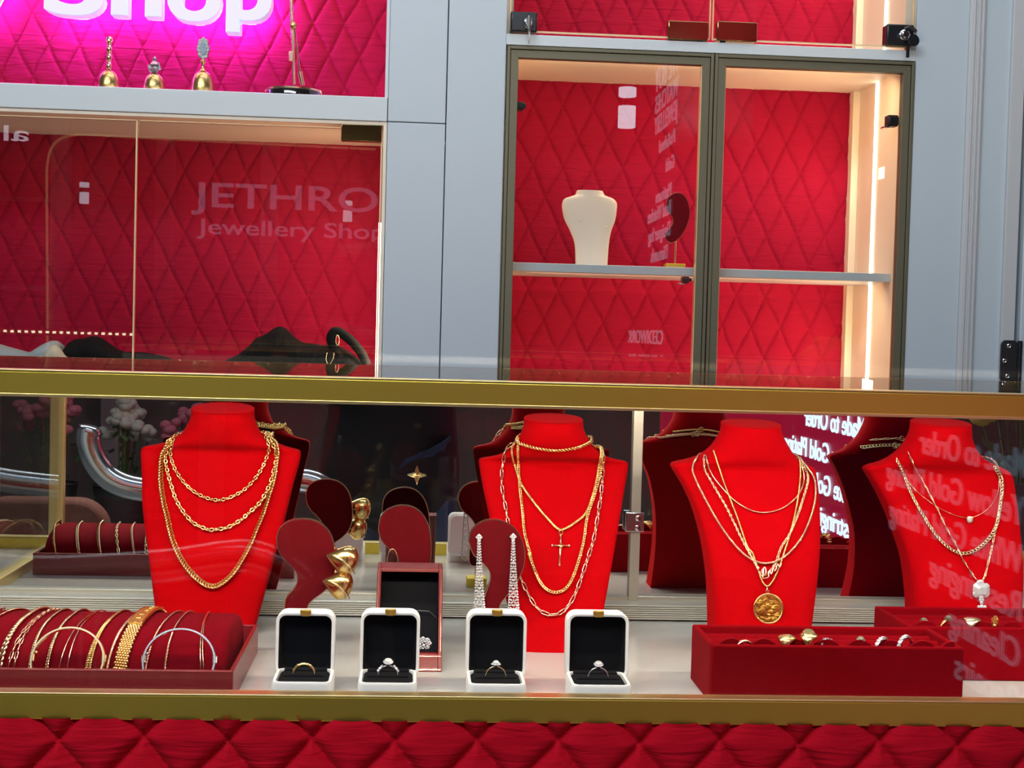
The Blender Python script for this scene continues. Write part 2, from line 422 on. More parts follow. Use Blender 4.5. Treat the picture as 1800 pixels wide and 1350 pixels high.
def hC(t, p, r):
    H = sz(58, YB); m = MB().lathe([(.006, 0), (.003, H*.08), (.0026, H*.2), (.005, H*.3), (.003, H*.36)], p, 12)
    a = part(t, 'handle', m, 'gold_dull', smooth='auto')
    c = p+V((0, 0, H*.68)); m2 = MB().prism([(c.x+.0105*cos(q)*(1+.1*cos(8*q)), c.z+H*.33*sin(q)*(1+.06*cos(8*q))) for q in [2*pi*k/40 for k in range(40)]], c.y-.003, c.y+.003)
    part(t, 'medallion', m2, 'pewter', bevel=.0008)
    m3 = MB().prism([(c.x+.0062*cos(q), c.z+H*.2*sin(q)) for q in [2*pi*k/24 for k in range(24)]], c.y-.0045, c.y+.002)
    part(t, 'enamel', m3, mat('blue grey enamel', (.35, .42, .50), rough=.2, var=.4, vscale=300))
bell_at(191, 150, 38, 26, hA, 'brass hand bell with a slim twisted handle, leftmost on the white shelf')
bell_at(271, 153, 38, 24, hB, 'smallest brass hand bell with short dark leaf shaped finial')
bell_at(356, 157, 41, 31, hC, 'brass hand bell topped by an oval silver medallion')
# jeweller's scale stand
Ys = YB+.07; pb = P(516, 168, Ys); s = thing('balance_stand', 'slim brass balance stand on a round black base at the shelf end', 'scale', (pb.x, Ys, zl_t))
r = sz(48, Ys)
part(s, 'base', MB().lathe([(r, 0), (r, .0135), (r*.98, .015)], (pb.x, Ys, zl_t), 40), mat('black gloss', (.01, .011, .012), rough=.06, coat=1), smooth='auto')
part(s, 'base_rim', MB().lathe([(r*1.02, .0135), (r*1.02, .0165), (r*.96, .0165)], (pb.x, Ys, zl_t), 40).lathe([(r*1.02, 0), (r*1.02, .002), (r, .002)], (pb.x, Ys, zl_t), 40), 'gold_pale', smooth='auto')
for sg in (-.11, .18):
    pass
q0, q1 = P(517, 148, Ys), P(511, -40, Ys)
part(s, 'pole', MB().tube([q0, q1], .0026, 10), 'gold_pale', smooth='auto')
part(s, 'brace', MB().tube([P(530, 150, Ys-.01), P(517, 45, Ys-.004)], .0014, 8), 'gold_pale', smooth='auto')
part(s, 'stub', MB().tube([P(532, 150, Ys-.01), P(527, 126, Ys-.01)], .0042, 12), 'rose', smooth='auto')
part(s, 'pivot', MB().lathe([(.0055, -.003), (.0055, .003), (.002, .0045)], P(516, 45, Ys-.004), 16, (0, -1, 0)), 'gold_dull', smooth='auto')
p = P(512, 99, Ys-.003); part(s, 'clamp', MB().box(p.x-.004, p.x+.004, p.y-.004, p.y+.004, p.z-.008, p.z+.008), 'rose', bevel=.001)

# ------------------------------------------------------------------ glowing letters
lt = thing('illuminated_sign', 'white illuminated letters with a magenta halo ending in Shop', 'sign', (P(240, 0, 2.66).x, 2.66, P(240, 40, 2.66).z))
Yl = 2.655
sig = (('h', 195, 283, 32), ('o', 293, 387, 41), ('p', 397, 477, 40), ('S', 76, 181, 30), ('y', -52, 22, 18))
SZ = sz(150, Yl)
M['letter'] = mat('milky acrylic letter', (.5, .7, .8), rough=.2, emit=(.24, .58, .78), es=.45)
M['letter_face'] = emis('lit letter face', (.93, .88, 1), .98)
M['letter_halo'] = emis('magenta backlight', (.34, .09, 1), 85)
for ch, xa_, xb_, base in sig:
    big = SZ*(1.0 if ch != 'S' else 1.0)
    for kind, off, y0, ext, ml in (('letter_face', .0030, Yl-.001, .0012, 'letter_face'), ('letter_body', .0042, Yl+.018, .017, 'letter'), ('halo_plate', .001, Yl+.042, .003, 'letter_halo')):
        tmb = text_mesh(ch, big, ext, off)
        w0 = min(v.x for v in tmb.v); w1 = max(v.x for v in tmb.v)
        ta, tb = P(xa_, base, Yl), P(xb_, base, Yl); k = (tb.x-ta.x)/(w1-w0)
        if kind == 'halo_plate': k *= .93
        cx = (ta.x+tb.x)/2; zb = ta.z+.009; tmb.v = [V((v.x, v.y*.62 if v.y < 0 else v.y, v.z)) for v in tmb.v]
        tmb.v = [V((cx+(v.x-(w0+w1)/2)*k, y0+v.z, zb+v.y)) for v in tmb.v]
        part(lt, {'letter_face': 'letter_face', 'letter_body': 'letter_body', 'halo_plate': 'backlight'}[kind], tmb, ml)

# ------------------------------------------------------------------ left glass cabinet
lc = thing('display_cabinet', 'left wall cabinet with frameless glass doors and quilted red back', 'cabinet', (-.4, YB, .3))
zcb = Z(340, 652, YB+.12)     # inside bottom
part(lc, 'carcass', MB().box(xl0, xa-.001, YB+.003, YBB+.02, zl_b-.006, zl_b-.0005).box(xa-.007, xa-.001, YB+.003, YBB, zcb-.02, zl_b-.006).box(xl0, xa-.001, YB+.003, YBB+.02, zcb-.02, zcb).box(xl0, xa-.001, YB+.003, YBB+.02, .05, zcb-.02), 'cab_in')
part(lc, 'quilted_lining', quilt(MB(), xl0, xa-.007, zcb, zl_b-.006, YBB, px=P(379, 412, YBB).x, pz=P(379, 412, YBB).z, seed=2), 'quilt', smooth=True)
part(lc, 'led_strip', MB().box(xa-.012, xa-.0075, YB+.03, YB+.036, zcb, zl_b-.17), M['led'], label='glowing vertical strip along the right side')
xs = X(239, 400, YB)
for (a, b) in ((xl0, xs-.002), (xs+.002, xa-.009)):
    d = part(lc, 'glass_door', MB().box(a, b, YB+.006, YB+.012, zcb-.01, zl_b-.012), 'glass_cab')
    part(d, 'glass_edge', MB().box(b-.0018, b+.0006, YB+.0055, YB+.0125, zcb-.01, zl_b-.012).box(a, b, YB+.0055, YB+.0125, zl_b-.0135, zl_b-.012), 'glass_edge')
x0, x1, z0, z1 = rect(600, 219, 671, 249, YB+.004)
hh = part(d, 'hinge', MB().box(x0, x1, YB+.001, YB+.016, z0, z1), 'bronze_gloss', bevel=.0012)
part(hh, 'pivot', MB().lathe([(.006, 0), (.006, .006)], (x1-.02, YB+.010, z1), 14), 'brass_edge', smooth='auto')
area('left_cabinet_strip', (-.35, YB+.09, zl_b-.02), (-.35, YB+.22, .9), 1.0, .02, .75, (1, .62, .34))
area('left_cabinet_side_strip', (xa-.02, YB+.07, .98+.25), (-.4, YBB, 1.2), .02, .35, .8, (1, .66, .4))

# clothing and bags on the cabinet floor
def soft(pix, Y, thick, zb=None, seed=0, n=14):
    """a draped bundle: silhouette heights over px columns swelling in depth"""
    rr = random.Random(seed); q = dense(pix, 5); mb = MB(); rings = []
    for x, y in q:
        top = P(x, y, Y); bz = zcb if zb is None else zb; h = max(.002, top.z-bz); ring = []
        th = thick*(.35+.65*min(1, h/.04))
        for k in range(n):
            a = pi*2*k/n; cx = cos(a); sn = sin(a)
            ring.append(V((top.x+rr.uniform(-.0006, .0006), Y+th*cx*(1+rr.uniform(-.06, .06)), bz+h/2+h/2*sn*(1+rr.uniform(-.02, .0)))))
        rings.append(ring)
    return mb.rings(rings)
single('folded_denim', 'pale blue denim cloth heaped at the far left of the cabinet floor', 'clothing', soft([(-60, 596), (-20, 600), (10, 608), (40, 616), (55, 618), (75, 606), (95, 598), (106, 604), (112, 618), (115, 630)], YB+.11, .05, seed=3), 'cloth_grey', smooth=True)
fc = single('cream_cloth', 'cream lined cloth roll with tan edge poking from the denim', 'clothing', soft([(80, 622), (88, 609), (96, 606), (105, 612), (112, 622), (117, 627)], YB+.065, .02, seed=5), 'cloth_cream', smooth=True)
single('black_coat', 'black garment crumpled between the denim and the handbag', 'clothing', soft([(108, 640), (118, 612), (130, 597), (150, 594), (163, 590), (178, 594), (192, 604), (215, 617), (250, 619), (280, 624), (305, 632), (335, 642)], YB+.14, .055, seed=8), 'cloth_black', smooth=True)
hb = thing('handbag', 'slouchy black handbag with looped handle and small brass ring', 'bag', (P(520, 640, YB+.12).x, YB+.12, zcb))
part(hb, 'bag_body', soft([(380, 650), (400, 632), (420, 622), (440, 606), (452, 593), (470, 585), (484, 575), (496, 573), (508, 582), (522, 595), (535, 602), (552, 603), (566, 606), (585, 605), (604, 612), (622, 624), (640, 638), (652, 650)], YB+.12, .06, seed=11), 'cloth_black', smooth=True)
hp = [P(x, y, YB+.075) for x, y in ((598, 632), (588, 612), (582, 596), (586, 585), (594, 583), (606, 590), (620, 602), (636, 622), (645, 642))]
hl = part(hb, 'handle', MB().tube(cr(hp, 6), .0085, 10), 'cloth_black', smooth=True)
rg = MB().tube([P(593+3*cos(a), 598+9*sin(a), YB+.066) for a in [2*pi*k/20 for k in range(20)]], .0009, 6, closed=True)
part(hb, 'brass_ring', rg, 'gold_pale', smooth=True)
part(hb, 'buckle', MB().tube(cr([P(575, 620, YB+.05), P(573, 631, YB+.05), P(576, 640, YB+.05)], 4), .0008, 6).tube(cr([P(587, 620, YB+.05), P(585, 631, YB+.05), P(580, 640, YB+.05)], 4), .0008, 6), 'gold_pale', smooth=True)

# ------------------------------------------------------------------ right lower cabinet
zc_t = Z(1250, 93, YB)
rc = thing('display_cabinet', 'right wall cabinet with bronze framed glass doors and a lit interior', 'cabinet', (.5, YB, .3))
XI0, XI1 = xc+.012, xr-.014
zin = CZ+.4855
part(rc, 'carcass', MB().box(xc+.001, xr-.001, YB+.02, YBB+.03, zin, zc_t-.001).box(xc+.001, XI0, YB+.02, YBB+.03, .05, zin).box(XI1, xr-.001, YB+.02, YBB+.03, .05, zin).box(XI0, XI1, YB+.02, YBB+.03, .05, CZ-.13), 'cab_in')
part(rc, 'quilted_lining', quilt(MB(), XI0, XI1, CZ-.13, zin, YBB, px=P(989, 187, YBB).x, pz=P(989, 187, YBB).z, seed=4), 'quilt', smooth=True)
ledx = XI1
part(rc, 'led_strip', MB().box(ledx-.003, ledx, YB+.155, YB+.163, CZ-.125, zin-.002), M['led'], label='bright vertical light strip in the side wall')
area('right_cabinet_strip', (ledx-.006, YB+.155, CZ+.30), (.2, YBB-.02, CZ+.30), .34, .02, 1.3, (1, .66, .36)).rotation_euler[2] += 0
area('right_cabinet_strip_low', (ledx-.006, YB+.155, CZ-.01), (.2, YBB-.02, CZ-.01), .2, .02, .85, (1, .66, .36))
area('right_cabinet_top_strip', ((XI0+XI1)/2, YB+.06, zin-.006), ((XI0+XI1)/2, YBB-.03, zin-.5), .62, .012, 1.35, (1, .66, .36))
zs_t, zs_b = Z(1235, 471, YB+.05), Z(1235, 486, YB+.05)
part(rc, 'shelf', MB().box(XI0, XI1, YB+.05, YBB-.029, zs_b, zs_t), 'shelf_white', bevel=.001)
area('shelf_under_strip', ((XI0+XI1)/2, YB+.08, zs_b-.004), ((XI0+XI1)/2, YBB, zs_b-.3), .6, .01, .9, (1, .66, .36))
def framed_door(x0, x1, side):
    y0 = YB-.004; z1 = zc_t-.002; z0 = CZ-.16; fw = .0195; g = .0055
    d = part(rc, 'glass_door', MB().box(x0+fw, x1-fw, y0+.008, y0+.013, z0+fw, z1-fw), 'glass_cab')
    o = MB().box(x0, x0+g, y0, y0+.02, z0, z1).box(x1-g, x1, y0, y0+.02, z0, z1).box(x0+g, x1-g, y0, y0+.02, z1-g, z1).box(x0+g, x1-g, y0, y0+.02, z0, z0+g)
    part(d, 'outer_bead', o, 'bronze', bevel=.0008)
    o = MB(); a = fw
    for (p0, p1, p2, p3) in (((x0+g+.0008, z0+g), (x0+a, z0+a), (x0+a, z1-a), (x0+g+.0008, z1-g)), ((x1-g-.0008, z0+g), (x1-g-.0008, z1-g), (x1-a, z1-a), (x1-a, z0+a)), ((x0+g, z1-g-.0008), (x0+a, z1-a), (x1-a, z1-a), (x1-g, z1-g-.0008)), ((x0+g, z0+g+.0008), (x1-g, z0+g+.0008), (x1-a, z0+a), (x0+a, z0+a))):
        o.prism([p0, p1, p2, p3], y0+.003, y0+.02)
    part(d, 'frame', o, 'bronze', bevel=.0006)
    o = MB(); e = .0012
    o.box(x0+fw, x0+fw+e, y0+.006, y0+.02, z0+fw, z1-fw) if side > 0 else o.box(x1-fw-e, x1-fw, y0+.006, y0+.02, z0+fw, z1-fw)
    part(d, 'gasket', o, 'glass_edge')
    return d
xm = X(1248, 350, YB)
d1 = framed_door(xc+.002, xm-.001, -1); d2 = framed_door(xm+.001, xr-.002, 1)
def cab_hinge(door, px, py, w_, h_, Y):
    x0, x1, z0, z1 = rect(px-w_/2, py-h_/2, px+w_/2, py+h_/2, Y)
    k = part(door, 'hinge', MB().box(x0, x1, Y, Y+.02, z0, z1).box(x0+.002, x1+.004, Y-.003, Y+.004, z0+.003, z1-.003), 'black_metal', bevel=.0015)
    part(k, 'hinge_arm', MB().obox(V((x0-.001, Y+.012, z0-.001)), (.005, 0, .0), (0, .01, 0), (0, 0, .0015)), 'chrome', bevel=.0004)
cab_hinge(d1, 913, 186, 15, 15, YB+.02); cab_hinge(d2, 1570, 212, 18, 20, YB+.02); cab_hinge(d1, 1206, 492, 12, 12, YB+.03)

XC = X(1489, 330, YBB-.006)
part(rc, 'corner_panel', MB().box(XC, XI1-.0005, YBB-.028, YBB-.0005, CZ-.129, zin-.0005), 'cab_in')
# cream bust on the shelf
def shelf_bust():
    Y = YB+.12; rows = [(462, 1014, 1071), (430, 1012, 1073), (405, 1003, 1077), (385, 993, 1084), (365, 989, 1087), (355, 990, 1087), (349, 994, 1083), (346, 1002, 1078), (342, 1012, 1066), (338, 1014, 1063), (334, 1016, 1061)]
    mb = MB(); q = []
    for y, a, b in rows:
        p = P((a+b)/2, y, Y); q.append(V((p.x, sz(b-a, Y)/2, p.z)))
    q[0].z = zs_t; q = cr(q, 5); rings = []
    for c in q:
        t = (c.z-q[0].z)/(q[-1].z-q[0].z); dep = .012+.012*max(0, t-.7)
        rings.append([V((c.x-c.y*cos(2*pi*k/36), Y+dep-dep*math.copysign(abs(sin(2*pi*k/36))**.6, sin(2*pi*k/36))+.012*(1-t), c.z)) for k in range(36)])
    mb.rings(rings)
    t = thing('necklace_bust', 'plain cream necklace bust standing on the middle cabinet shelf', 'bust', (q[0].x, Y, zs_t))
    part(t, 'body', mb, 'bust_white', smooth='auto')
    part(t, 'pin', MB().blob(P(1020, 386, Y-.001), .0016, .0016, .0016), 'silver', smooth=True); part(t, 'pin', MB().blob(P(1066, 399, Y+.001), .0016, .0016, .0016), 'silver', smooth=True)
shelf_bust()

def comma_stand(name, label, outline, Y, fz, thick=.010, base=None, rod=None, gold_edge=True, basepx=None, lean=0, group='comma shaped earring stands'):
    q = dense(outline+[outline[0]], 5)[:-1]
    pts = [P(x, y, Y) for x, y in q]; cx = sum(p.x for p in pts)/len(pts); zlow = min(p.z for p in pts)
    t = thing(name, label, 'earring stand', (cx, Y, fz), group)
    poly = [(p.x, p.z) for p in pts]
    part(t, 'face', MB().prism(poly, Y, Y+thick), 'suede', bevel=.0008)
    if gold_edge:
        mb = MB(); n = len(poly)
        # thin trim band around the rim
        vs = []; out = []
        for i in range(n):
            ax, az = poly[i-1]; bx, bz = poly[(i+1) % n]; d = V((bx-ax, bz-az)); d.normalize(); nx, nz = d.y, -d.x
            out.append((nx, nz))
        area2 = sum(poly[i-1][0]*poly[i][1]-poly[i][0]*poly[i-1][1] for i in range(n)); sg = 1 if area2 > 0 else -1
        ring = lambda off, y: [V((poly[i][0]+sg*out[i][0]*off, y, poly[i][1]+sg*out[i][1]*off)) for i in range(n)]
        rs = [ring(.0001, Y+.003), ring(.0011, Y+.003), ring(.0011, Y+thick-.001), ring(.0001, Y+thick-.001), ring(.0001, Y+.003)]
        mb.rings(rs, False, False); part(t, 'gold_trim', mb, 'rose', smooth='auto')
    bx0, bx1, bh, rx = basepx
    a = P(bx0, 0, Y); X0 = X(bx0, 1000 if fz < 1 else 450, Y); X1 = X(bx1, 1000 if fz < 1 else 450, Y)
    part(t, 'base', MB().box(X0, X1, Y-.008, Y+.02, fz, fz+bh), 'brass', bevel=.0008, label='gold coloured block base')
    rp = P(rx[0], rx[1], Y+thick/2); part(t, 'rod', MB().tube([V((rp.x, rp.y, fz+bh-.001)), rp], .0017, 10), 'rose', smooth='auto')
    return t
out_up = [(1172, 362), (1176, 346), (1190, 339), (1203, 344), (1211, 360), (1212, 380), (1207, 397), (1200, 410), (1192, 420), (1181, 426), (1172, 421), (1170, 411), (1178, 401), (1184, 391), (1182, 380), (1175, 372)]
comma_stand('earring_stand', 'burgundy comma shaped earring stand on a gold block beside the cream bust', out_up, YB+.10, zs_t, basepx=(1170, 1204, .0085, (1188, 414)))

# ------------------------------------------------------------------ right upper cabinet
fz1, fz0 = Z(1250, 74, YB), zc_t
struct('trim_8', MB().box(xc, xr, YB, YBB+.03, fz0, fz1), 'shelf_white', bevel=.001)
uc = thing('display_cabinet', 'upper right cabinet with frameless glass doors held by locks and gold clips', 'cabinet', (.5, YB, fz1))
part(uc, 'side_panel', MB().box(XI1, xr-.001, YB+.02, YBB+.03, fz1, 2.3), 'cab_in'); part(uc, 'side_panel', MB().box(xc+.001, XI0, YB+.02, YBB+.03, fz1, 2.3), 'cab_in')
part(uc, 'quilted_lining', quilt(MB(), XI0, XI1, fz1, 2.2, YBB, px=P(1062, 40, YBB).x, pz=P(1062, 40, YBB).z, seed=6), 'quilt', smooth=True)
part(uc, 'corner_panel', MB().box(XC, XI1-.0005, YBB-.028, YBB-.0005, fz1+.0005, 2.2), 'cab_in')
part(uc, 'led_strip', MB().box(ledx-.003, ledx, YB+.12, YB+.128, fz1+.001, 2.3), M['led'], label='bright vertical light strip in the upper side wall')
area('upper_cabinet_fill_light', ((XI0+XI1)/2, YB+.07, 2.1), ((XI0+XI1)/2, YBB, 1.75), .6, .02, 1.8, (1, .66, .36))  # added fill lamp from above, lifts the upper lining; no strip modelled
area('upper_cabinet_strip', (ledx-.006, YB+.12, 1.85), (.2, YBB-.02, 1.78), .4, .02, 2.2, (1, .66, .36))
zg = Z(1250, 60+8, YB)
xmu = X(1252, 20, YB)
for k, (a, b) in enumerate(((xc+.006, xmu-.0025), (xmu+.0025, xr-.006))):
    d = part(uc, 'glass_door', MB().box(a, b, YB+.004, YB+.010, fz1+.006, 2.25), 'glass_cab')
    part(d, 'glass_edge', MB().box(a-.0008, a+.0012, YB+.0035, YB+.0105, fz1+.006, 2.25).box(b-.0012, b+.0008, YB+.0035, YB+.0105, fz1+.006, 2.25).box(a, b, YB+.0035, YB+.0105, fz1+.0052, fz1+.0072), 'glass_edge')
    bx = (1174, 38, 1244, 71) if k == 0 else (1260, 39, 1330, 73)
    x0, x1, z0, z1 = rect(*bx, YB)
    hh = part(d, 'glass_clip', MB().box(x0, x1, YB-.004, YB+.016, z0, z1), 'bronze_gloss', bevel=.0014)
    part(hh, 'pivot', MB().lathe([(.005, 0), (.005, .004)], ((x1-.012) if k == 0 else (x0+.012), YB+.006, z0-.0042), 12), 'black_metal', smooth='auto')
    lx = (897, 22, 944, 57) if k == 0 else (1556, 44, 1604, 81)
    x0, x1, z0, z1 = rect(*lx, YB)
    lk = part(d, 'lock', MB().box(x0, x1, YB-.008, YB+.018, z0, z1), 'black_metal', bevel=.003)
    c = P(929, 41, YB-.009) if k == 0 else P(1590, 62, YB-.009)
    part(lk, 'cylinder', MB().lathe([(.0095, 0), (.0095, .002), (.008, .003), (.0075, .010), (.006, .0105), (.0055, .009)], c, 24, (0, -1, 0)), 'chrome', smooth='auto')
    key = MB()
    if k == 0:
        key.tube([c+V((0, -.012, .010)), c+V((.0005, -.013, -.004)), c+V((.001, -.012, -.016))], .0028, 8)
        key.obox(c+V((.001, -.012, -.024)), (.0016, 0, 0), (0, .0007, 0), (0, 0, .012))
    else:
        key.lathe([(.0105, -.0015), (.0105, .0015)], c+V((.010, -.018, -.012)), 24, (.2, -1, .1))
        key.tube([c+V((-.004, -.012, .008)), c+V((.006, -.014, .012)), c+V((.016, -.013, .004))], .0032, 8)
        key.obox(c+V((.002, -.014, -.030)), (.0028, 0, 0), (0, .0007, 0), (0, 0, .011))
    part(lk, 'key', key, 'black_metal' if k else 'pewter', smooth='auto')

exec('')  # counter follows
# ================================================================== COUNTER
XW0, XW1 = -.64, 1.05
zt1, zt0 = Z(700, 665, YF), Z(700, 712, YF)      # top rail
zb1, zb0 = Z(700, 1221, YF), Z(700, 1268, YF)    # bottom rail
ct = thing('display_counter', 'glass topped jewellery counter with brass rails and mirrored sliding doors', 'counter', (.1, 1.5, 0))
tr_ = part(ct, 'top_rail', MB().box(XW0, XW1, YF-.004, YF+.009, zt0, zt1-.0016).box(XW0, XW1, YF+.009, YF+.02, zt1-.006, zt1-.0016), 'brass', bevel=.0012)
part(tr_, 'rail_edge', MB().box(XW0, XW1, YF-.005, YF+.020, zt1-.0016, zt1).box(XW0, XW1, YF-.0048, YF-.0035, zt0, zt0+.0028), 'brass_edge', bevel=.0005, label='bright polished edge')
br_ = part(ct, 'bottom_rail', MB().box(XW0, XW1, YF-.004, YF+.012, zb0, zb1-.0016), 'brass', bevel=.0012)
part(br_, 'rail_edge', MB().box(XW0, XW1, YF-.005, YF+.012, zb1-.0016, zb1), 'brass_edge', bevel=.0005, label='bright polished edge')
part(ct, 'front_glass', MB().box(XW0, XW1, YF+.002, YF+.007, zb1, zt0), 'glass_front')
YTB = 1.765
part(ct, 'top_glass', MB().box(XW0, XW1, YF+.0205, YTB, zt1-.007, zt1-.001), 'glass')
part(ct, 'top_glass_edge', MB().box(XW0, XW1, YTB, YTB+.0015, zt1-.007, zt1-.0009), 'gold_pale', label='pale rear edge of the glass top')
part(ct, 'case_floor', MB().box(XW0, XW1, YF+.013, YM+.03, FZ-.02, FZ), 'floor_white', label='glossy white case floor')
# fluted track under the mirrored doors
YR = 1.70; hr = Z(1160, 1064, YR)-FZ
tk = MB(); prof = []
nfl = 7
for k in range(nfl):
    z0 = FZ+.002+(hr-.002)*k/nfl; z1 = FZ+.002+(hr-.002)*(k+1)/nfl
    prof += [(YR+.0022, z0), (YR, z0+(z1-z0)*.25), (YR, z0+(z1-z0)*.8), (YR+.0022, z1)]
prof += [(YR+.05, FZ+hr), (YR+.05, FZ)]
tk.rings([[V((x, y, z)) for y, z in prof] for x in (XW0, XW1)])
part(ct, 'door_track', tk, mat('cream fluted aluminium', (.62, .59, .51), rough=.3, metal=.15, coat=.2), label='cream fluted track')
# mirrored doors
xp = X(1121, 880, YM-.006)
zmt = zt1-.012
MDB = FZ+hr
for k, (a, b, y) in enumerate(((XW0, xp+.004, YM), (xp-.004, XW1, YM+.006))):
    d = part(ct, 'mirror_door', MB().box(a, b, y, y+.004, MDB-.004, zmt), 'mirror')
    fr = MB().box(a, b, y-.004, y, MDB-.001, MDB+.004)
    if k == 0: fr.box(b-.012, b, y-.008, y-.0002, MDB, zmt)
    part(d, 'door_frame', fr, 'alu', bevel=.0006)
    if k == 0:
        lz = Z(1118, 916, y-.01); lkx = X(1115, 916, y-.012)
        lk = part(d, 'lock', MB().box(lkx-.011, lkx+.012, y-.013, y-.008, lz-.013, lz+.011), 'chrome', bevel=.001)
        part(lk, 'screw', MB().lathe([(.0035, 0), (.0035, .001), (.002, .0015)], (lkx+.004, y-.013, lz+.004), 12, (0, -1, 0)).lathe([(.0035, 0), (.0035, .001), (.002, .0015)], (lkx+.004, y-.013, lz-.008), 12, (0, -1, 0)), 'silver', smooth='auto')
# left end glass with brass corner posts
xe = -.527
part(ct, 'end_glass', MB().box(xe-.006, xe, YF+.012, YM, FZ, zt1-.008), 'glass')
for y in (YF+.009, YM-.014):
    part(ct, 'corner_post', MB().box(xe-.018, xe+.004, y, y+.012, FZ+.0005, zt1-.0085), 'brass_edge', bevel=.001)
part(ct, 'end_rail', MB().box(xe-.012, xe+.006, YF+.025, YM-.015, FZ+.0002, FZ+.014), 'brass_edge', bevel=.001)
# strip of small lamps behind the top rail
ld = MB(); 
part(ct, 'light_strip', MB().box(XW0+.02, XW1-.02, YF+.0095, YF+.0125, zt0+.008, zt1-.0075), 'brass')
x = XW0+.03
while x < XW1-.03: ld.box(x, x+.005, YF+.0125, YF+.0145, zt0+.010, zt0+.0135); x += .0165
part(ct, 'strip_lamp', ld, M['led_dot'])['kind'] = 'stuff'
# carcass below: body and quilted front
part(ct, 'cabinet_body', MB().box(XW0, XW1, YF+.02, YTB-.01, .08, FZ-.021), 'cab_in')
qz1 = zb0+.002
part(ct, 'quilted_front', quilt(MB(), XW0, XW1, .55, qz1, YF+.0035, dw=.074, dh=.085, amp=.013, px=P(97, 1297, YF).x, pz=P(97, 1297, YF).z, seed=9, step=.0024, g=.06), 'quilt_low', smooth=True)
for pxs in (((395, 1266), (388, 1268), (402, 1269)), ((527, 1266),)):
    th = MB(); p = P(pxs[0][0], 1267, YF-.006)
    for k in range(len(pxs)+1): th.tube([p, p+V((-.003+.003*k, -.001, .005))], .0003, 4)
    part(ct, 'loose_thread', th, 'velvet')

# ------------------------------------------------------------------ necklace busts
def bust(rows, label, capf, capb, group='red velvet necklace busts in the counter'):
    """rows: (y, xl, xr, Yfront, depth, p, q) bottom to top"""
    q = []
    for (y, a, b, Y, dep, p_, q_) in rows:
        pt = P((a+b)/2, y, Y); q.append((pt.x, sz(b-a, Y)/2, pt.z, Y, dep, p_, q_))
    q[0] = (q[0][0], q[0][1], FZ)+q[0][3:]
    A = cr([V(r_[:3]) for r_ in q], 5); B = cr([V(r_[3:6]) for r_ in q], 5); C = cr([V((r_[6], 0, 0)) for r_ in q], 5)
    N = 56; rings = []
    def ring(a, b, c, dz=0, sc=1.0):
        out = []
        for k in range(N):
            th_ = 2*pi*k/N; s_n = sin(th_); Yf, dep, p_ = b.x, max(.004, b.y), max(.12, b.z)
            if s_n >= 0: y = Yf+dep*(1-s_n**p_)
            else: y = Yf+dep+max(0, c.x)*(-s_n)**.9
            ymid = Yf+dep
            out.append(V((a.x-a.y*sc*cos(th_), ymid+(y-ymid)*sc, a.z+dz*(y-ymid)/max(.01, dep))))
        return out
    for a, b, c in zip(A, B, C): rings.append(ring(a, b, c))
    a, b, c = A[-1], B[-1], C[-1]; tz = (capb-capf)/2
    zc = a.z
    top = V((a.x, a.y, zc+tz*.75)); rings.append(ring(top, b, c, dz=tz*.55))
    top = V((a.x, a.y, zc+tz*1.0)); rings.append(ring(top, b, c, dz=tz)); top2 = V((a.x, a.y, zc+tz*1.0+.0006))
    rings.append(ring(top2, b, c, dz=tz, sc=.97)); rings.append(ring(top2, b, c, dz=tz*.5, sc=.5))
    mb = MB().rings(rings)
    t = thing('necklace_bust', label, 'bust', (A[0].x, B[0].x+.02, FZ), group)
    part(t, 'body', mb, 'velvet', smooth='auto')
    return mb.bvh(), t
def rws(l, Ys, deps, sh):
    """l rows of (y,xl,xr); interpolate Yfront from bottom to shoulder index sh then neck"""
    out = []; n = len(l)
    for i, (y, a, b) in enumerate(l):
        if i <= sh:
            t = (l[0][0]-y)/(l[0][0]-l[sh][0]); Y = Ys[0]+(Ys[1]-Ys[0])*t; d = deps[0]+(deps[1]-deps[0])*t; p_ = .22; q_ = 0
        else:
            t = (i-sh)/(n-1-sh); u = min(1, t*1.25); u = u*u*(3-2*u); Y = Ys[1]+(Ys[2]-Ys[1])*u; d = deps[1]+(deps[2]-deps[1])*u; p_ = .22+(.95-.22)*u; q_ = deps[2]*u
        out.append((y, a, b, Y, d, p_, q_))
    return out
b1r = rws([(1128, 277, 440), (1090, 273, 449), (1000, 262, 473), (900, 250, 499), (850, 249, 511), (815, 247.5, 521), (798, 247.5, 523.5), (791, 250, 521), (788, 262, 510), (785, 277, 497), (779, 294, 481), (767, 312, 458), (755, 321, 448), (745, 326, 444), (735, 329.5, 440.5), (729, 330, 440)], (1.585, 1.645, 1.625), (.028, .024, .032), 6)
b2r = rws([(1157, 912, 1048), (1071, 893, 1066), (1000, 877, 1079), (913, 860, 1094), (867, 850, 1101), (835, 844.5, 1107), (817, 842, 1109), (811, 846, 1106), (808, 862, 1090), (804, 880, 1074), (794, 897, 1058), (780, 911, 1045), (766, 919, 1037), (754, 923.5, 1032.5), (746, 924.5, 1031.5)], (1.525, 1.635, 1.60), (.028, .024, .034), 6)
b3r = rws([(1178, 1262, 1434), (1098, 1259, 1441), (1030, 1254, 1449), (960, 1242, 1454), (900, 1224, 1453), (860, 1205, 1450), (833, 1188, 1446), (823, 1184, 1443), (818, 1192, 1434), (813, 1215, 1424), (805, 1238, 1413), (790, 1258, 1403), (773, 1271, 1393), (763, 1276, 1389), (755, 1278, 1387)], (1.485, 1.575, 1.56), (.065, .035, .034), 6)
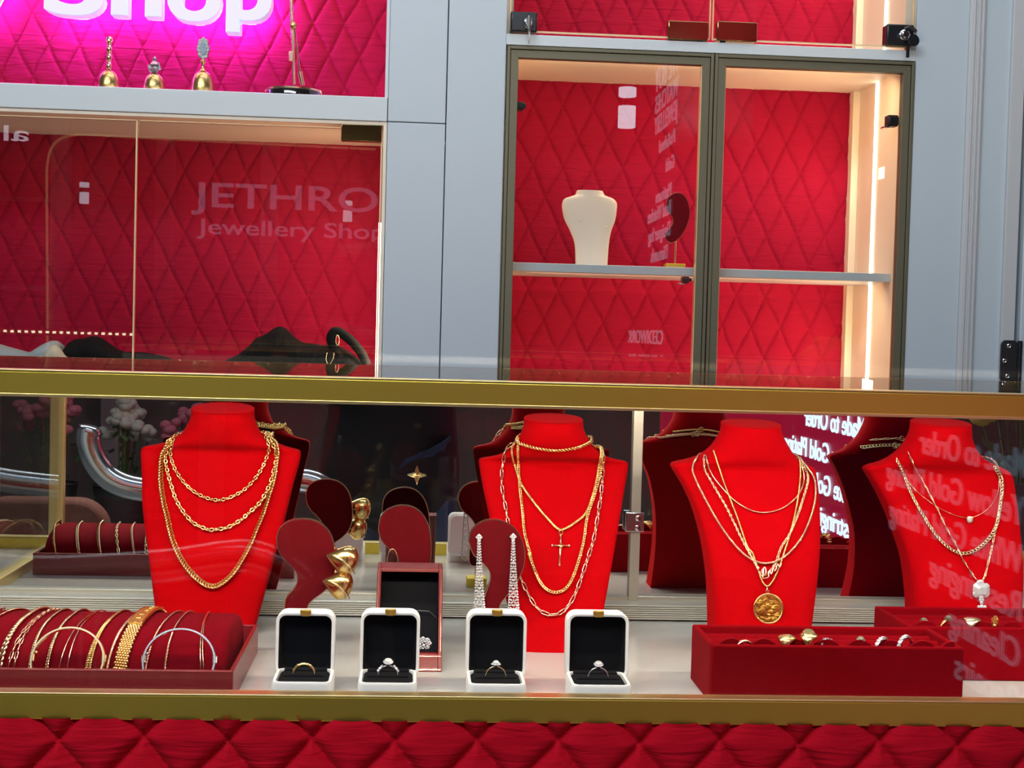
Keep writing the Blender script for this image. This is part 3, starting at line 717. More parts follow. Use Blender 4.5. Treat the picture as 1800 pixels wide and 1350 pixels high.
b4r = rws([(1152, 1614, 1812), (1067, 1610, 1815), (1000, 1600, 1816), (955, 1586, 1812), (900, 1563, 1806), (860, 1542, 1800), (838, 1528, 1796), (829, 1524, 1791), (823, 1533, 1782), (817, 1556, 1768), (807, 1577, 1750), (792, 1597, 1737), (773, 1611, 1729), (762, 1616, 1728), (752, 1618, 1727)], (1.575, 1.645, 1.62), (.055, .032, .034), 6)
bv1, _ = bust(b1r, 'red velvet bust behind the bracelet tray, draped with three gold chains', 0, .0105)
bv2, _ = bust(b2r, 'red velvet bust in the middle, draped with a chain carrying a crucifix', 0, .0085)
bv3, _ = bust(b3r, 'red velvet bust with the round gold medallion, behind the nearer ring tray', 0, .0080)
bv4, _ = bust(b4r, 'rightmost red velvet bust with a silver crystal pendant', 0, .0075)

def conv(l, ox, s, oy): return [(ox+x/s, oy+y/s) for x, y in l]
def neck(bv, pix, off, Yb):
    """front drape plus a loop behind the neck"""
    q = drape(bv, dense(pix, 6), off, None)
    # smooth jumps
    sm = [q[0]]+[(q[i-1]+q[i]*2+q[i+1])/4 for i in range(1, len(q)-1)]+[q[-1]]
    a, b = sm[0], sm[-1]; back = []
    for k in range(1, 12):
        t = k/12; x = b.x+(a.x-b.x)*t; z = b.z+(a.z-b.z)*t+.010*sin(pi*t)
        h, n, i, d_ = bv.ray_cast(V((x, 3, z)), V((0, -1, 0)))
        y = (h.y+off) if h else Yb
        back.append(V((x, y, z)))
    side = lambda p, q_: [p+V((0, (q_.y-p.y)*f, .004*sin(pi*f))) for f in (.33, .66)]
    loop = sm+side(b, back[0])+back+[back[-1].lerp(a, f) for f in (.33, .66, 1)]
    return sm, loop
NF = lambda c: V((0, -1, .05))
G_N = None
def necklace(bv, pix, label, mode, L, W, r, mt='gold', off=.0025, name='necklace', close=True):
    sm, loop = neck(bv, pix, off, 1.69)
    mb = MB()
    if mode == 'rope': rope(mb, resample2(loop, .003), W/2, r, L)
    elif mode == 'tube': mb.tube(resample2(loop, .003), r, 7)
    else: chain(mb, loop, NF, L, W, r, mode)
    lo = min(sm, key=lambda p: p.z)
    t = thing(name, label, 'necklace', (lo.x, lo.y, lo.z))
    part(t, 'chain', mb, mt, smooth=True)
    cl = loop[len(sm)+8]
    part(t, 'clasp', MB().tube([cl+V((.003*cos(a_), .001, .003*sin(a_))) for a_ in [2*pi*k/12 for k in range(12)]], .0007, 5, closed=True), mt, smooth=True)
    return t, sm
c7 = lambda l: conv(l, 240, 6, 700)
c8 = lambda l: conv(l, 240, 6, 900)
necklace(bv1, c7([(410, 420), (362, 560), (385, 690), (450, 820), (560, 950), (700, 1040), (860, 1080), (1000, 1045), (1150, 960), (1290, 800), (1370, 640), (1395, 520), (1345, 420)]), 'shortest gold cable chain on the bust behind the bracelet tray', 'cable', .0062, .0050, .00085)
necklace(bv1, c7([(385, 450), (318, 560), (320, 720), (380, 950), (440, 1110), (560, 1280)])+c8([(650, 150), (700, 165), (760, 195), (860, 185), (960, 170), (1100, 90)])+c7([(1200, 1200), (1300, 1110), (1400, 930), (1450, 750), (1478, 600), (1445, 520), (1375, 440)]), 'middle gold anchor chain of three on the bust behind the bracelet tray', 'cable', .0074, .0058, .0011, off=.003)
necklace(bv1, c7([(360, 470), (285, 590), (265, 800), (270, 930), (300, 1130)])+c8([(325, 20), (345, 120), (390, 300), (480, 500), (600, 660), (730, 765), (840, 785), (970, 700), (1080, 560), (1200, 340), (1270, 170), (1335, 20)])+c7([(1395, 1030), (1445, 870), (1472, 700), (1488, 580), (1460, 500), (1400, 450)]), 'longest and thickest gold curb chain, reaching low on the left bust', 'close', .0078, .0092, .0010, off=.0035)
c1 = lambda l: conv(l, 780, 4.5, 700)
c2 = lambda l: conv(l, 780, 4.5, 960)
necklace(bv2, c1([(600, 318), (592, 350), (700, 380), (880, 403), (1050, 385), (1150, 352), (1172, 325)]), 'gold rope choker high on the neck of the middle bust', 'rope', .0075, .0026, .0011)
t, sm = necklace(bv2, c1([(600, 335), (552, 410), (560, 520), (610, 680), (720, 840), (830, 970), (925, 1048), (1050, 980), (1130, 900), (1190, 720), (1220, 560), (1228, 430), (1180, 345)]), 'gold wheat chain holding a small crucifix on the middle bust', 'curb', .0042, .0034, .0008, off=.003)
cp = lambda x, y, off=.002: drape(bv2, [(780+x/4.5, 700+y/4.5)], off)[0]
pd = MB(); a, b = cp(925, 1075), cp(915, 1325); l_, r_ = cp(858, 1170), cp(990, 1172)
pd.tube([a, a.lerp(b, .5), b], .0013, 6); pd.tube([l_, r_], .0012, 6)
for e in (b, l_, r_, a.lerp(b, .08)): pd.blob(e, .0017, .0012, .0017, 8, 5)
pp = part(t, 'cross_pendant', pd, 'rose', smooth=True)
fg = MB(); m_ = l_.lerp(r_, .5); fg.tube([m_+V((-.005, -.0016, .001)), m_+V((0, -.002, -.0008)), m_+V((.005, -.0016, .001))], .0007, 5).tube([m_+V((0, -.002, .002)), m_+V((.0005, -.002, -.004)), m_+V((0, -.0018, -.010))], [.0012, .0012, .0007], 6).blob(m_+V((0, -.002, .003)), .0012, .0012, .0014, 8, 5)
part(pp, 'figure', fg, 'gold', smooth=True)
part(t, 'bail', MB().tube([cp(925, 1068)+V((.0022*cos(q), 0, .0026*sin(q))) for q in [2*pi*k/14 for k in range(14)]], .0006, 5, closed=True), 'gold', smooth=True)
necklace(bv2, c1([(610, 345), (590, 480), (600, 700), (620, 880), (640, 1080), (690, 1270)])+c2([(670, 60), (740, 250), (800, 340), (880, 375), (960, 345), (1020, 250), (1070, 100)])+c1([(1105, 1130), (1130, 950), (1180, 800), (1228, 620), (1238, 450), (1190, 355)]), 'long fine gold curb chain hanging below the crucifix', 'curb', .0048, .0044, .0008, off=.0035)
necklace(bv2, c1([(600, 345), (540, 385), (492, 440), (462, 540), (460, 640), (465, 740), (490, 860), (510, 990), (560, 1180)])+c2([(560, 130), (610, 260), (680, 410), (760, 520), (860, 555), (950, 520), (1020, 420), (1070, 300), (1120, 150)])+c1([(1165, 1180), (1190, 1090), (1220, 900), (1240, 780), (1247, 680), (1256, 560), (1250, 460), (1195, 365)]), 'long gold paperclip link chain, outermost on the middle bust', 'clip', .0115, .0050, .0008, mt='rose', off=.0032)
c3 = lambda l: conv(l, 1100, 4.5, 700)
c4 = lambda l: conv(l, 1100, 4.5, 960)
necklace(bv3, c3([(640, 470), (655, 540), (700, 640), (830, 790), (950, 875), (1070, 910), (1200, 890), (1300, 830), (1370, 750), (1405, 640), (1385, 540)]), 'short slim rose gold herringbone chain on the medallion bust', 'tube', .001, .001, .0009, mt='rose')
t, sm = necklace(bv3, c3([(705, 430), (750, 600), (800, 740), (880, 950), (960, 1180)])+c4([(1000, 60), (1040, 180), (1075, 280), (1115, 325), (1165, 270), (1220, 140)])+c3([(1262, 1180), (1300, 1060), (1350, 830), (1375, 620), (1365, 500)]), 'fine gold chain holding the large round medallion', 'rope', .0022, .0013, .0007, mt='gold')
cd = lambda x, y, off=.003: drape(bv3, [(1100+x/4.5, 960+y/4.5)], off)[0]
mc = cd(1122, 500, .0035); rr_ = sz(26.5, 1.54); u = V((0, -.985, .17)).normalized()
pm = part(t, 'medallion', MB().lathe([(rr_*.93, -.001), (rr_*.93, .0008), (0.0002, .0009)], mc, 48, u), mat('relief gold medallion', (.95, .62, .12), rough=.25, metal=1, bump=1.0, bscale=170), smooth='auto')
part(pm, 'rim', MB().tube([mc+u*.0006+(V((1, 0, 0))*cos(q)+u.cross(V((1, 0, 0)))*sin(q))*rr_*.96 for q in [2*pi*k/48 for k in range(48)]], .0011, 7, closed=True), 'gold', smooth=True)
rl = MB()   # relief: waves and small figure
rq = random.Random(4); e1 = V((1, 0, 0)); e2 = u.cross(e1)
for k in range(26):
    a = rq.uniform(0, 6.28); d = rr_*.78*math.sqrt(rq.random()); c0 = mc+u*.0008+e1*(d*cos(a))+e2*(d*sin(a)); al = rq.uniform(-.5, .5); ln = rr_*rq.uniform(.10, .24)
    rl.tube([c0+(e1*cos(al)+e2*sin(al))*ln*(q-1)+e2*(.0007*math.sin(q*2+k)) for q in (0, .5, 1, 1.5, 2)], [.0002, .0008, .0011, .0007, .0002], 6)
for k in range(9): rl.blob(mc+u*.001+e1*(rr_*.5*(-1+k/4))+e2*(-.62*rr_+.05*rr_*cos(k)), .0011, .0007, .0009, 7, 5)
part(pm, 'relief', rl, 'gold_matte', smooth=True)
part(t, 'bail', MB().tube([cd(1115, 330), cd(1112, 350), cd(1118, 375)], .0011, 6).tube([cd(1114, 362)+V((.0018*cos(q), -.001, .0018*sin(q))) for q in [2*pi*k/14 for k in range(14)]], .0006, 5, closed=True), 'rose', smooth=True)
necklace(bv3, c3([(560, 500), (525, 545), (550, 640), (640, 820), (760, 1030), (900, 1210), (1020, 1295), (1130, 1310), (1250, 1260), (1370, 1130), (1450, 960), (1490, 780), (1478, 640), (1430, 560), (1392, 520)]), 'wide sweeping rose gold rope chain on the medallion bust', 'rope', .0034, .0018, .0008, mt='rose', off=.0028)
t, sm = necklace(bv3, c3([(625, 480), (625, 570), (700, 710), (800, 880), (900, 1090), (990, 1260)])+c4([(1040, 180), (1075, 245), (1150, 190), (1190, 110)])+c3([(1225, 1180), (1290, 1080), (1370, 880), (1428, 680), (1425, 590), (1385, 530)]), 'gold cable chain with a small handwriting style pendant', 'cable', .0042, .0034, .0006, mt='gold_pale', off=.0032)
wv = [cd(x, y, .005) for x, y in ((1095, 180), (1075, 190), (1070, 215), (1085, 240), (1100, 215), (1098, 185), (1085, 178), (1080, 230), (1075, 262), (1100, 262), (1122, 250), (1120, 215), (1130, 205), (1138, 228), (1150, 215), (1152, 190), (1160, 182), (1168, 205), (1178, 190), (1185, 160), (1195, 152), (1203, 175), (1215, 165), (1222, 140))]
part(t, 'script_pendant', MB().tube(cr(wv, 4), .0007, 6), 'rose', smooth=True)
c5 = lambda l: conv(l, 1400, 4.5, 700)
c6 = lambda l: conv(l, 1400, 4.5, 960)
necklace(bv4, c5([(800, 495), (835, 565), (872, 680), (930, 810), (1000, 930), (1080, 1060), (1180, 1170), (1290, 1230), (1400, 1210), (1500, 1130), (1570, 1020), (1600, 870), (1618, 720), (1605, 620), (1560, 550)]), 'yellow gold flat curb chain on the rightmost bust', 'curb', .0066, .0052, .0009, mt='gold_pale')
t, sm = necklace(bv4, c5([(810, 505), (900, 690), (1060, 830), (1200, 910), (1340, 950), (1450, 920), (1540, 840), (1590, 730), (1590, 620), (1555, 555)]), 'hair thin wire necklace with one round set stone', 'tube', .001, .001, .0004, mt='rose')
sp = drape(bv4, [(1400+1362/4.5, 700+963/4.5)], .002)[0]
ps = part(t, 'stone_setting', MB().lathe([(.0036, -.001), (.0042, .0005), (.0040, .002), (.0033, .0021), (.003, .001)], sp, 24, (0, -1, .1)), 'gold_pale', smooth='auto')
part(ps, 'stone', MB().gem(sp+V((0, -.0012, 0)), .003, (0, -1, .1), 10), 'diamond')
t, sm = necklace(bv4, c5([(890, 430), (940, 550), (1010, 690), (1100, 860), (1180, 1030), (1260, 1170)])+c6([(1310, 110), (1375, 210), (1420, 275), (1455, 285), (1480, 250), (1505, 150)])+c5([(1545, 1150), (1565, 1050), (1600, 880), (1625, 720), (1612, 610), (1560, 520), (1515, 480)]), 'long slim paperclip chain carrying the square cut crystal pendant', 'clip', .0080, .0028, .00055, mt='rose', off=.0028)
ce = lambda x, y, off=.004: drape(bv4, [(1400+x/4.5, 960+y/4.5)], off)[0]
pc = ce(1447, 355, .005); wx = sz(14.5, 1.6)
pg = part(t, 'crystal_pendant', MB().rings([[V((pc.x+a_*w_, pc.y+y_, pc.z+b_*w_+y_*.0)) for a_, b_ in ((-.8, -1), (.8, -1), (1.12, -.7), (1.12, .7), (.8, 1), (-.8, 1), (-1.12, .7), (-1.12, -.7))] for w_, y_ in ((.0055, .003), (.0085, .0008), (.0085, -.0008), (.0064, -.0026), (.0058, -.0030), (.004, -.0046))]), 'diamond', label='faceted silver crystal pendant')
gm = MB()
for (x, y, r_) in ((1435, 295, .0030), (1450, 292, .003), (1420, 300, .002), (1450, 415, .0028), (1442, 432, .002), (1460, 432, .002), (1452, 455, .0022), (1430, 488, .0020), (1455, 492, .0034), (1480, 488, .0020), (1392, 345, .0018), (1505, 345, .0018), (1392, 380, .0018), (1505, 380, .0018)): gm.gem(ce(x, y, .005), r_, (0, -1, .1), 8)
part(pg, 'small_stone', gm, 'diamond')

# ================================================================== TRAYS AND SMALL PIECES
# ------------------------------------------------------------------ bracelet tray
TZ = CZ-.315
pf = PZ(410, 1180, TZ); pk = PZ(455, 1098, FZ)
TX1 = pf.x; TY0 = pf.y; TY1 = 1.510; TX0 = TX1-.352; tw = .004
bt = thing('bracelet_tray', 'red leatherette tray with padded velvet roll carrying the bracelets, front left', 'tray', ((TX0+TX1)/2, (TY0+TY1)/2, FZ))
part(bt, 'tray_box', MB().box(TX0, TX1, TY0, TY0+tw, FZ, TZ).box(TX0, TX1, TY1-tw, TY1, FZ, TZ).box(TX0, TX0+tw, TY0+tw, TY1-tw, FZ, TZ).box(TX1-tw, TX1, TY0+tw, TY1-tw, FZ, TZ).box(TX0+tw, TX1-tw, TY0+tw, TY1-tw, FZ, FZ+.004), 'leather', bevel=.0007)
part(bt, 'gilt_line', MB().box(TX0+.0012, TX1-.0012, TY0+.0028, TY0+.0036, TZ, TZ+.0003).box(TX1-.0034, TX1-.0024, TY0+.003, TY1-.003, TZ, TZ+.0003).box(TX0+.0024, TX0+.0034, TY0+.003, TY1-.003, TZ, TZ+.0003), 'rose', label='thin gilt line along the rim')
rc_y, rc_z, ra, rb = (TY0+TY1)/2+.008, FZ+.012, .076, .0445
RX0, RX1 = TX0+.008, TX1-.012
def rprof(x, sc=1.0):
    out = []
    for k in range(41):
        a = pi*k/40; ca, sa = cos(a), sin(a)
        out.append(V((x, rc_y-ra*sc*math.copysign(abs(ca)**.8, ca), rc_z+(rb*sc)*abs(sa)**.75)))
    out += [V((x, rc_y+ra*sc, FZ+.0045)), V((x, rc_y-ra*sc, FZ+.0045))]
    return out
rm = MB(); rings = []
for x, s_r in [(RX0, .90), (RX0+.002, .96), (RX0+.006, 1.0)]+[(RX0+(RX1-RX0)*k/24, 1.0) for k in range(1, 24)]+[(RX1-.006, 1.0), (RX1-.002, .96), (RX1, .90)]:
    rings.append(rprof(x, s_r))
rm.rings(rings); part(bt, 'velvet_roll', rm, 'roll', smooth='auto'); bvr = rm.bvh()
def over_roll(x_top, x_bot, off, wav=0):
    """path from the front foot over the roll to the back, slanting in x"""
    out = []
    for k in range(61):
        a = R(8)+R(164)*k/60; ca, sa = cos(a), sin(a)
        t = k/30; x = x_bot+(x_top-x_bot)*min(t, 2)
        out.append(V((x+wav*sin(k*.45), rc_y-(ra+off)*math.copysign(abs(ca)**.8, ca), rc_z+(rb+off)*abs(sa)**.75)))
    return out
def roll_x(px, py):
    d = ray(px, py).normalized(); h, n, i, dd = bvr.ray_cast(CAM, d)
    return h.x if h else P(px, py, rc_y).x
def rn(c):
    return V((0, (c.y-rc_y)/ra**2, max(.001, (c.z-rc_z))/rb**2)).normalized()
def bracelet(tx, bx, by, label, mode, L, W, r, mt, strands=1, gap=.004):
    xt, xbm = roll_x(tx, 1092), roll_x(bx, by)
    # extrapolate the slant linearly in wrap angle: foot is at about the same place as the visible bottom
    mb = MB()
    for s in range(strands):
        o = (s-(strands-1)/2)*gap
        pts = over_roll(xt+o*.3, xbm+o, r*1.2+.0004)
        if mode == 'tube': mb.tube(pts, r, 7)
        elif mode == 'rope': rope(mb, pts, W/2, r, L)
        else: chain(mb, pts, rn, L, W, r, mode)
    t = thing('bracelet', label, 'bracelet', (xt, rc_y, FZ+.005), 'bracelets over the velvet roll')
    part(t, 'chain', mb, mt, smooth=True)
    e = over_roll(xt, xbm, r+.001)[-8]
    part(t, 'clasp', MB().blob(e, max(.0015, W/2), .0015, .003, 8, 5), mt, smooth=True)
    return t
bracelet(42, 4, 1140, 'broad gold curb bracelet at the left end of the roll', 'curb', .0085, .0080, .0013, 'gold_pale')
bracelet(64, 20, 1172, 'double strand paperclip link bracelet in antiqued rose gold', 'clip', .0090, .0042, .0007, 'rose', 2, .0052)
bracelet(86, 53, 1172, 'slim gold curb bracelet just left of the yellow bangle', 'curb', .0042, .0046, .0008, 'gold_pale')
bracelet(118, 83, 1172, 'slim gold curb bracelet crossing the left side of the yellow bangle', 'curb', .0042, .0046, .0008, 'gold_pale')
bracelet(151, 112, 1172, 'pair of hair fine rose gold strands crossing the yellow bangle', 'tube', .001, .001, .0006, 'rose', 2, .0075)
bracelet(194, 155, 1172, 'two row gold curb bracelet crossing the right side of the yellow bangle', 'curb', .0036, .0036, .0007, 'gold', 2, .0032)
bracelet(230, 189, 1172, 'round rose gold snake bracelet left of the wide plaque bracelet', 'rope', .0024, .0016, .0009, 'rose')
bracelet(294, 256, 1172, 'fine twisted rose gold bracelet, first right of the wide plaque bracelet', 'rope', .0060, .0013, .0006, 'rose')
bracelet(317, 290, 1172, 'fine twisted rose gold bracelet behind the centre of the white bangle', 'rope', .0070, .0013, .0006, 'rose')
bracelet(358, 356, 1172, 'double thin rose gold strand near the right end of the roll', 'tube', .001, .001, .0006, 'rose', 2, .0028)
for X_, mode, L, W, r_, mt, lab in ((-.490, 'close', .0034, .0072, .0009, 'gold', 'flat gold panel bracelet at the far left end of the roll, seen in the mirror'), (-.458, 'curb', .0052, .0056, .0009, 'gold_pale', 'pale curb bracelet on the far left of the roll, second in the mirror'), (-.429, 'close', .0060, .0074, .0010, 'gold_pale', 'bold twisted curb bracelet on the far left of the roll, third in the mirror'), (-.404, 'clip', .0085, .0046, .0008, 'gold_pale', 'open link bracelet on the far left of the roll, fourth in the mirror'), (-.383, 'curb', .0038, .0040, .0008, 'rose', 'slim curb bracelet on the far left of the roll, last clear one in the mirror')):
    mb = MB(); chain(mb, over_roll(X_-.012, X_-.030, r_*1.2+.0004), rn, L, W, r_, mode)
    t = thing('bracelet', lab, 'bracelet', (X_, rc_y, FZ+.005), 'bracelets over the velvet roll'); part(t, 'chain', mb, mt, smooth=True)
    part(t, 'clasp', MB().box(X_-.006, X_-.001, rc_y+ra-.010, rc_y+ra-.004, rc_z+.012, rc_z+.02), mt, bevel=.0005)
# wide plaque bracelet
wt = thing('bracelet', 'wide yellow gold mesh bracelet with a raised ornamented plaque', 'bracelet', (roll_x(250, 1092), rc_y, FZ+.005), 'bracelets over the velvet roll')
xt, xb_ = roll_x(248, 1092), roll_x(211, 1172); pts = over_roll(xt, xb_, .0022); mb = MB(); WW = .0125
for lo_, hi_ in ((0, 22), (41, 60)):
    mb = MB()
    for i in range(lo_, hi_):
        c = pts[i]; t_ = (pts[i+1]-pts[max(0, i-1)]).normalized(); n_ = rn(c); b_ = t_.cross(n_)
        for j in range(5): mb.blob(c+b_*((j-2)*WW/5+(.0011 if i % 2 else 0)), .0015, .0012, .0017, 7, 5)
    part(wt, 'mesh_band', mb, 'gold', smooth=True)
mb = MB(); rs = []
for i in range(21, 42):
    c = pts[i]; t_ = (pts[i+1]-pts[i-1]).normalized(); n_ = rn(c); b_ = t_.cross(n_)
    rs.append([c+b_*(WW*.58)+n_*.0004, c+b_*(WW*.58)+n_*.0026, c-b_*(WW*.58)+n_*.0026, c-b_*(WW*.58)+n_*.0004])
mb.rings(rs); pq = part(wt, 'plaque', mb, 'gold_matte', bevel=.0004)
mb = MB()
for i in range(22, 41, 3):
    c = pts[i]+rn(pts[i])*.0030; t_ = (pts[i+1]-pts[i-1]).normalized(); b_ = t_.cross(rn(pts[i]))
    mb.tube([c+t_*.0022*cos(a)+b_*.0030*sin(a) for a in [R(30)+R(300)*k/9 for k in range(10)]], .0006, 5)
for s_ in (-1, 1): mb.tube([pts[i]+rn(pts[i])*.0028+(pts[i+1]-pts[i-1]).normalized().cross(rn(pts[i]))*WW*.54*s_ for i in range(21, 42)], .0006, 5)
part(pq, 'ornament', mb, 'gold', smooth=True)
# bangles
def bangle(cx, cy, rpx, Y, label, mt):
    c = P(cx, cy, Y); rad = sz(rpx, Y)*1.0; tilt = R(24)
    ex = V((1, 0, 0)); ez = V((0, sin(tilt), cos(tilt))); en = ex.cross(ez)
    c = V((c.x, TY0+.009+rad*sin(tilt)*.92, FZ+.006+rad*cos(tilt)*.92)); rings = []
    for k in range(72):
        a = 2*pi*k/72; d = ex*cos(a)+ez*(.92*sin(a)); p = c+d*rad
        rings.append([p-en*.0028-d*.0008, p-en*.0028+d*.0008, p-en*.0014+d*.0013, p+en*.0014+d*.0013, p+en*.0028+d*.0008, p+en*.0028-d*.0008])
    rings.append(rings[0]); t = thing('bangle', label, 'bangle', (c.x, c.y, FZ+.005), 'bangles leaning on the velvet roll')
    part(t, 'band', MB().rings(rings, False, False), mt, smooth='auto')
    for a in (R(4), R(176)):
        p = c+(ex*cos(a)+ez*(.92*sin(a)))*rad; part(t, 'hinge_barrel', MB().lathe([(.0024, -.0032), (.0024, .0032)], p, 10, ez), mt, smooth='auto')
    part(t, 'catch_stud', MB().blob(c+(ex*cos(R(165))+ez*(.92*sin(R(165))))*(rad-.002)-en*.001, .0014, .0014, .0014), mt, smooth=True)
bangle(124, 1178, 61, 1.335, 'plain yellow gold oval bangle leaning on the velvet roll', 'gold_pale')
bangle(318, 1178, 61, 1.335, 'plain polished white metal oval bangle leaning on the velvet roll', 'silver')

# ------------------------------------------------------------------ ring boxes
def ring_box(x0, x1, lx0, lx1, topy, bx0, bx1, label, ringf):
    Y0 = 1.295
    cx = (P(bx0, 1212, Y0).x+P(bx1, 1212, Y0).x)/2; Wb = P(bx1, 1212, Y0).x-P(bx0, 1212, Y0).x
    YL = 1.352
    la, lb = P(lx0, 1120, YL), P(lx1, 1120, YL); lcx = (la.x+lb.x)/2; lw = lb.x-la.x
    ztop = P((lx0+lx1)/2, topy, YL+.014).z; hb_ = .022
    t = thing('ring_box', label, 'ring box', (cx, Y0, FZ), 'white ring boxes along the front')
    # base: tray with rounded corners
    mb = MB(); n = 6
    def loop(hw, y0, y1, r_, z): return [V((x, y, z)) for x, y in rrect(cx, (y0+y1)/2, hw, (y1-y0)/2, r_)]
    D0, D1 = Y0, Y0+.056
    mb.rings([loop(Wb/2*.97, D0+.001, D1-.001, .006, FZ), loop(Wb/2, D0, D1, .007, FZ+.004), loop(Wb/2, D0, D1, .007, FZ+hb_-.002), loop(Wb/2-.001, D0+.001, D1-.001, .0065, FZ+hb_), loop(Wb/2-.0035, D0+.0035, D1-.0035, .0055, FZ+hb_), loop(Wb/2-.004, D0+.004, D1-.004, .005, FZ+hb_-.004)])
    part(t, 'base', mb, 'boxwhite', smooth='auto')
    mb = MB()
    # padded insert with a slit
    mb.rings([loop(Wb/2-.0042, D0+.0042, D1-.0042, .005, FZ+.006), loop(Wb/2-.0042, D0+.0042, D1-.0042, .005, FZ+hb_-.003), loop(Wb/2-.006, D0+.006, D1-.006, .004, FZ+hb_-.001)])
    mb.box(cx-Wb/2+.0075, cx+Wb/2-.0075, D1-.008, D1+.0006, FZ+.012, FZ+hb_+.0007)
    mb.box(cx-Wb/2+.008, cx+Wb/2-.008, D0+.026, D0+.0275, FZ+hb_-.002, FZ+hb_+.0005)
    part(t, 'velvet_pad', mb, 'black_velvet', bevel=.0008)
    # lid: open shell standing at the back, front face recessed
    hz0 = FZ+.0135; hc = (ztop+hz0)/2; hh = (ztop-hz0)/2; mb = MB()
    lean = .05
    def ll(inset, y, r_):
        return [V((x, y+(z-hz0)*lean, z)) for x, z in rrect(lcx, hc, lw/2-inset, hh-inset, max(.001, r_))]
    yl0 = D1+.0008; dep = .024
    mb.rings([ll(.0030, yl0+.016, .0065), ll(.0030, yl0+.0005, .0065), ll(.0022, yl0, .0070), ll(.0006, yl0, .0080), ll(0, yl0+.001, .0085), ll(0, yl0+dep-.003, .010), ll(.003, yl0+dep, .009)], cap0=False)
    lid = part(t, 'lid', mb, 'boxwhite', smooth='auto')
    part(lid, 'lining', MB().rings([ll(.0030, yl0+.0155, .0065), ll(.0031, yl0+.0020, .0065), ll(.0060, yl0+.0155, .0060)], True, False).rings([ll(.0031, yl0+.0160, .006), ll(.0031, yl0+.0150, .006)]), 'black_velvet')
    cl = MB(); q = V((lcx, yl0+.004+(ztop-hz0)*lean, ztop+.0002))
    cl.prism([(q.x-.0055, q.z+.0002), (q.x-.0048, q.z+.0034), (q.x-.003, q.z+.0026), (q.x+.003, q.z+.0026), (q.x+.0048, q.z+.0034), (q.x+.0055, q.z+.0002), (q.x+.0035, q.z-.0035), (q.x-.0035, q.z-.0035)], q.y-.0055, q.y-.0035).box(q.x-.004, q.x+.004, q.y-.005, q.y+.004, q.z-.0004, q.z+.0016)
    part(t, 'clasp', cl, 'gold_matte', bevel=.0004)
    hg_ = MB().lathe([(.0018, -.012), (.0018, .012)], (lcx, D1+.0004, FZ+.006), 10, (1, 0, 0)); part(t, 'hinge', hg_, 'gold_pale', smooth='auto')
    ringf(V((cx, D0+.0285, FZ+hb_+.0008)))
def band(c, rad, r0, r1, mt, t, name='band', flat=1.0):
    mb = MB(); rings = []
    n = 48; pts = [c+V((rad*cos(a), 0, rad*sin(a))) for a in [2*pi*k/n for k in range(n)]]
    for k in range(n+1):
        a = 2*pi*k/n; w_ = r0+(r1-r0)*max(0, sin(a)); d = V((cos(a), 0, sin(a))); p = c+d*rad
        rings.append([p+d*w_*cos(b)+V((0, w_*flat*sin(b), 0)) for b in [2*pi*j/8 for j in range(8)]])
    return part(t, name, mb.rings(rings, False, False), mt, smooth=True)
def ring_thing(label, c, grp='rings standing in the white boxes'):
    return thing('ring', label, 'ring', tuple(c), grp)
def r1(c):
    t = ring_thing('yellow gold half hoop ring set with tiny stones, in the leftmost white box', c); band(c, .0094, .0008, .0013, 'gold', t)
    mb = MB()
    for k in range(13):
        a = R(22)+R(136)*k/12; mb.gem(c+V((.0106*cos(a), 0, .0106*sin(a))), .0011, (cos(a), 0, sin(a)), 8)
    part(t, 'stone_row', mb, 'gold_pale')
def r2(c):
    t = ring_thing('solitaire ring with stepped diamond shoulders, in the second white box', c); band(c, .0088, .0007, .0008, 'silver', t)
    mb = MB()
    for a in (25, 40, 55, 125, 140, 155): a = R(a); mb.gem(c+V((.0102*cos(a), -.0004, .0102*sin(a))), .0017, (cos(a), -.4, sin(a)), 8)
    part(t, 'shoulder_stone', mb, 'diamond'); s_ = part(t, 'setting', MB().lathe([(.001, .008), (.0034, .0125)], c, 8), 'silver')
    part(t, 'centre_stone', MB().gem(c+V((0, -.0004, .0128)), .0050, (0, -.35, 1), 10), 'diamond')
def r3(c):
    t = ring_thing('cushion halo cluster ring on slim shank, in the third white box', c); band(c, .0092, .0006, .0008, 'gold_pale', t)
    mb = MB()
    for k in range(10): a = 2*pi*k/10; mb.gem(c+V((.0036*cos(a), .003*sin(a), .0115)), .0012, (0, -.4, 1), 7)
    part(t, 'halo', mb, 'diamond'); part(t, 'setting', MB().lathe([(.001, .0085), (.003, .0115)], c, 8), 'gold_pale')
    part(t, 'centre_stone', MB().gem(c+V((0, -.0003, .0128)), .0036, (0, -.35, 1), 8), 'diamond')
def r4(c):
    t = ring_thing('round solitaire ring in a bezel, in the fourth white box', c); band(c, .0092, .0007, .0010, 'silver', t)
    part(t, 'setting', MB().lathe([(.001, .0085), (.0042, .0118), (.0044, .0130), (.0038, .0132)], c, 16), 'silver', smooth='auto')
    part(t, 'centre_stone', MB().gem(c+V((0, -.0003, .0126)), .0048, (0, -.3, 1), 10), 'diamond')
ring_box(0, 0, 484, 588, 1073, 476, 583, 'open white ring box with a plain gold band, nearest the bracelet tray', r1)
ring_box(0, 0, 633, 738, 1072, 628, 733, 'open white ring box in front of the tall red box', r2)
ring_box(0, 0, 820, 926, 1073, 822, 926, 'open white ring box in front of the long diamond earrings', r3)
ring_box(0, 0, 997, 1106, 1075, 1004, 1112, 'rightmost open white ring box, before the foot of the middle bust', r4)

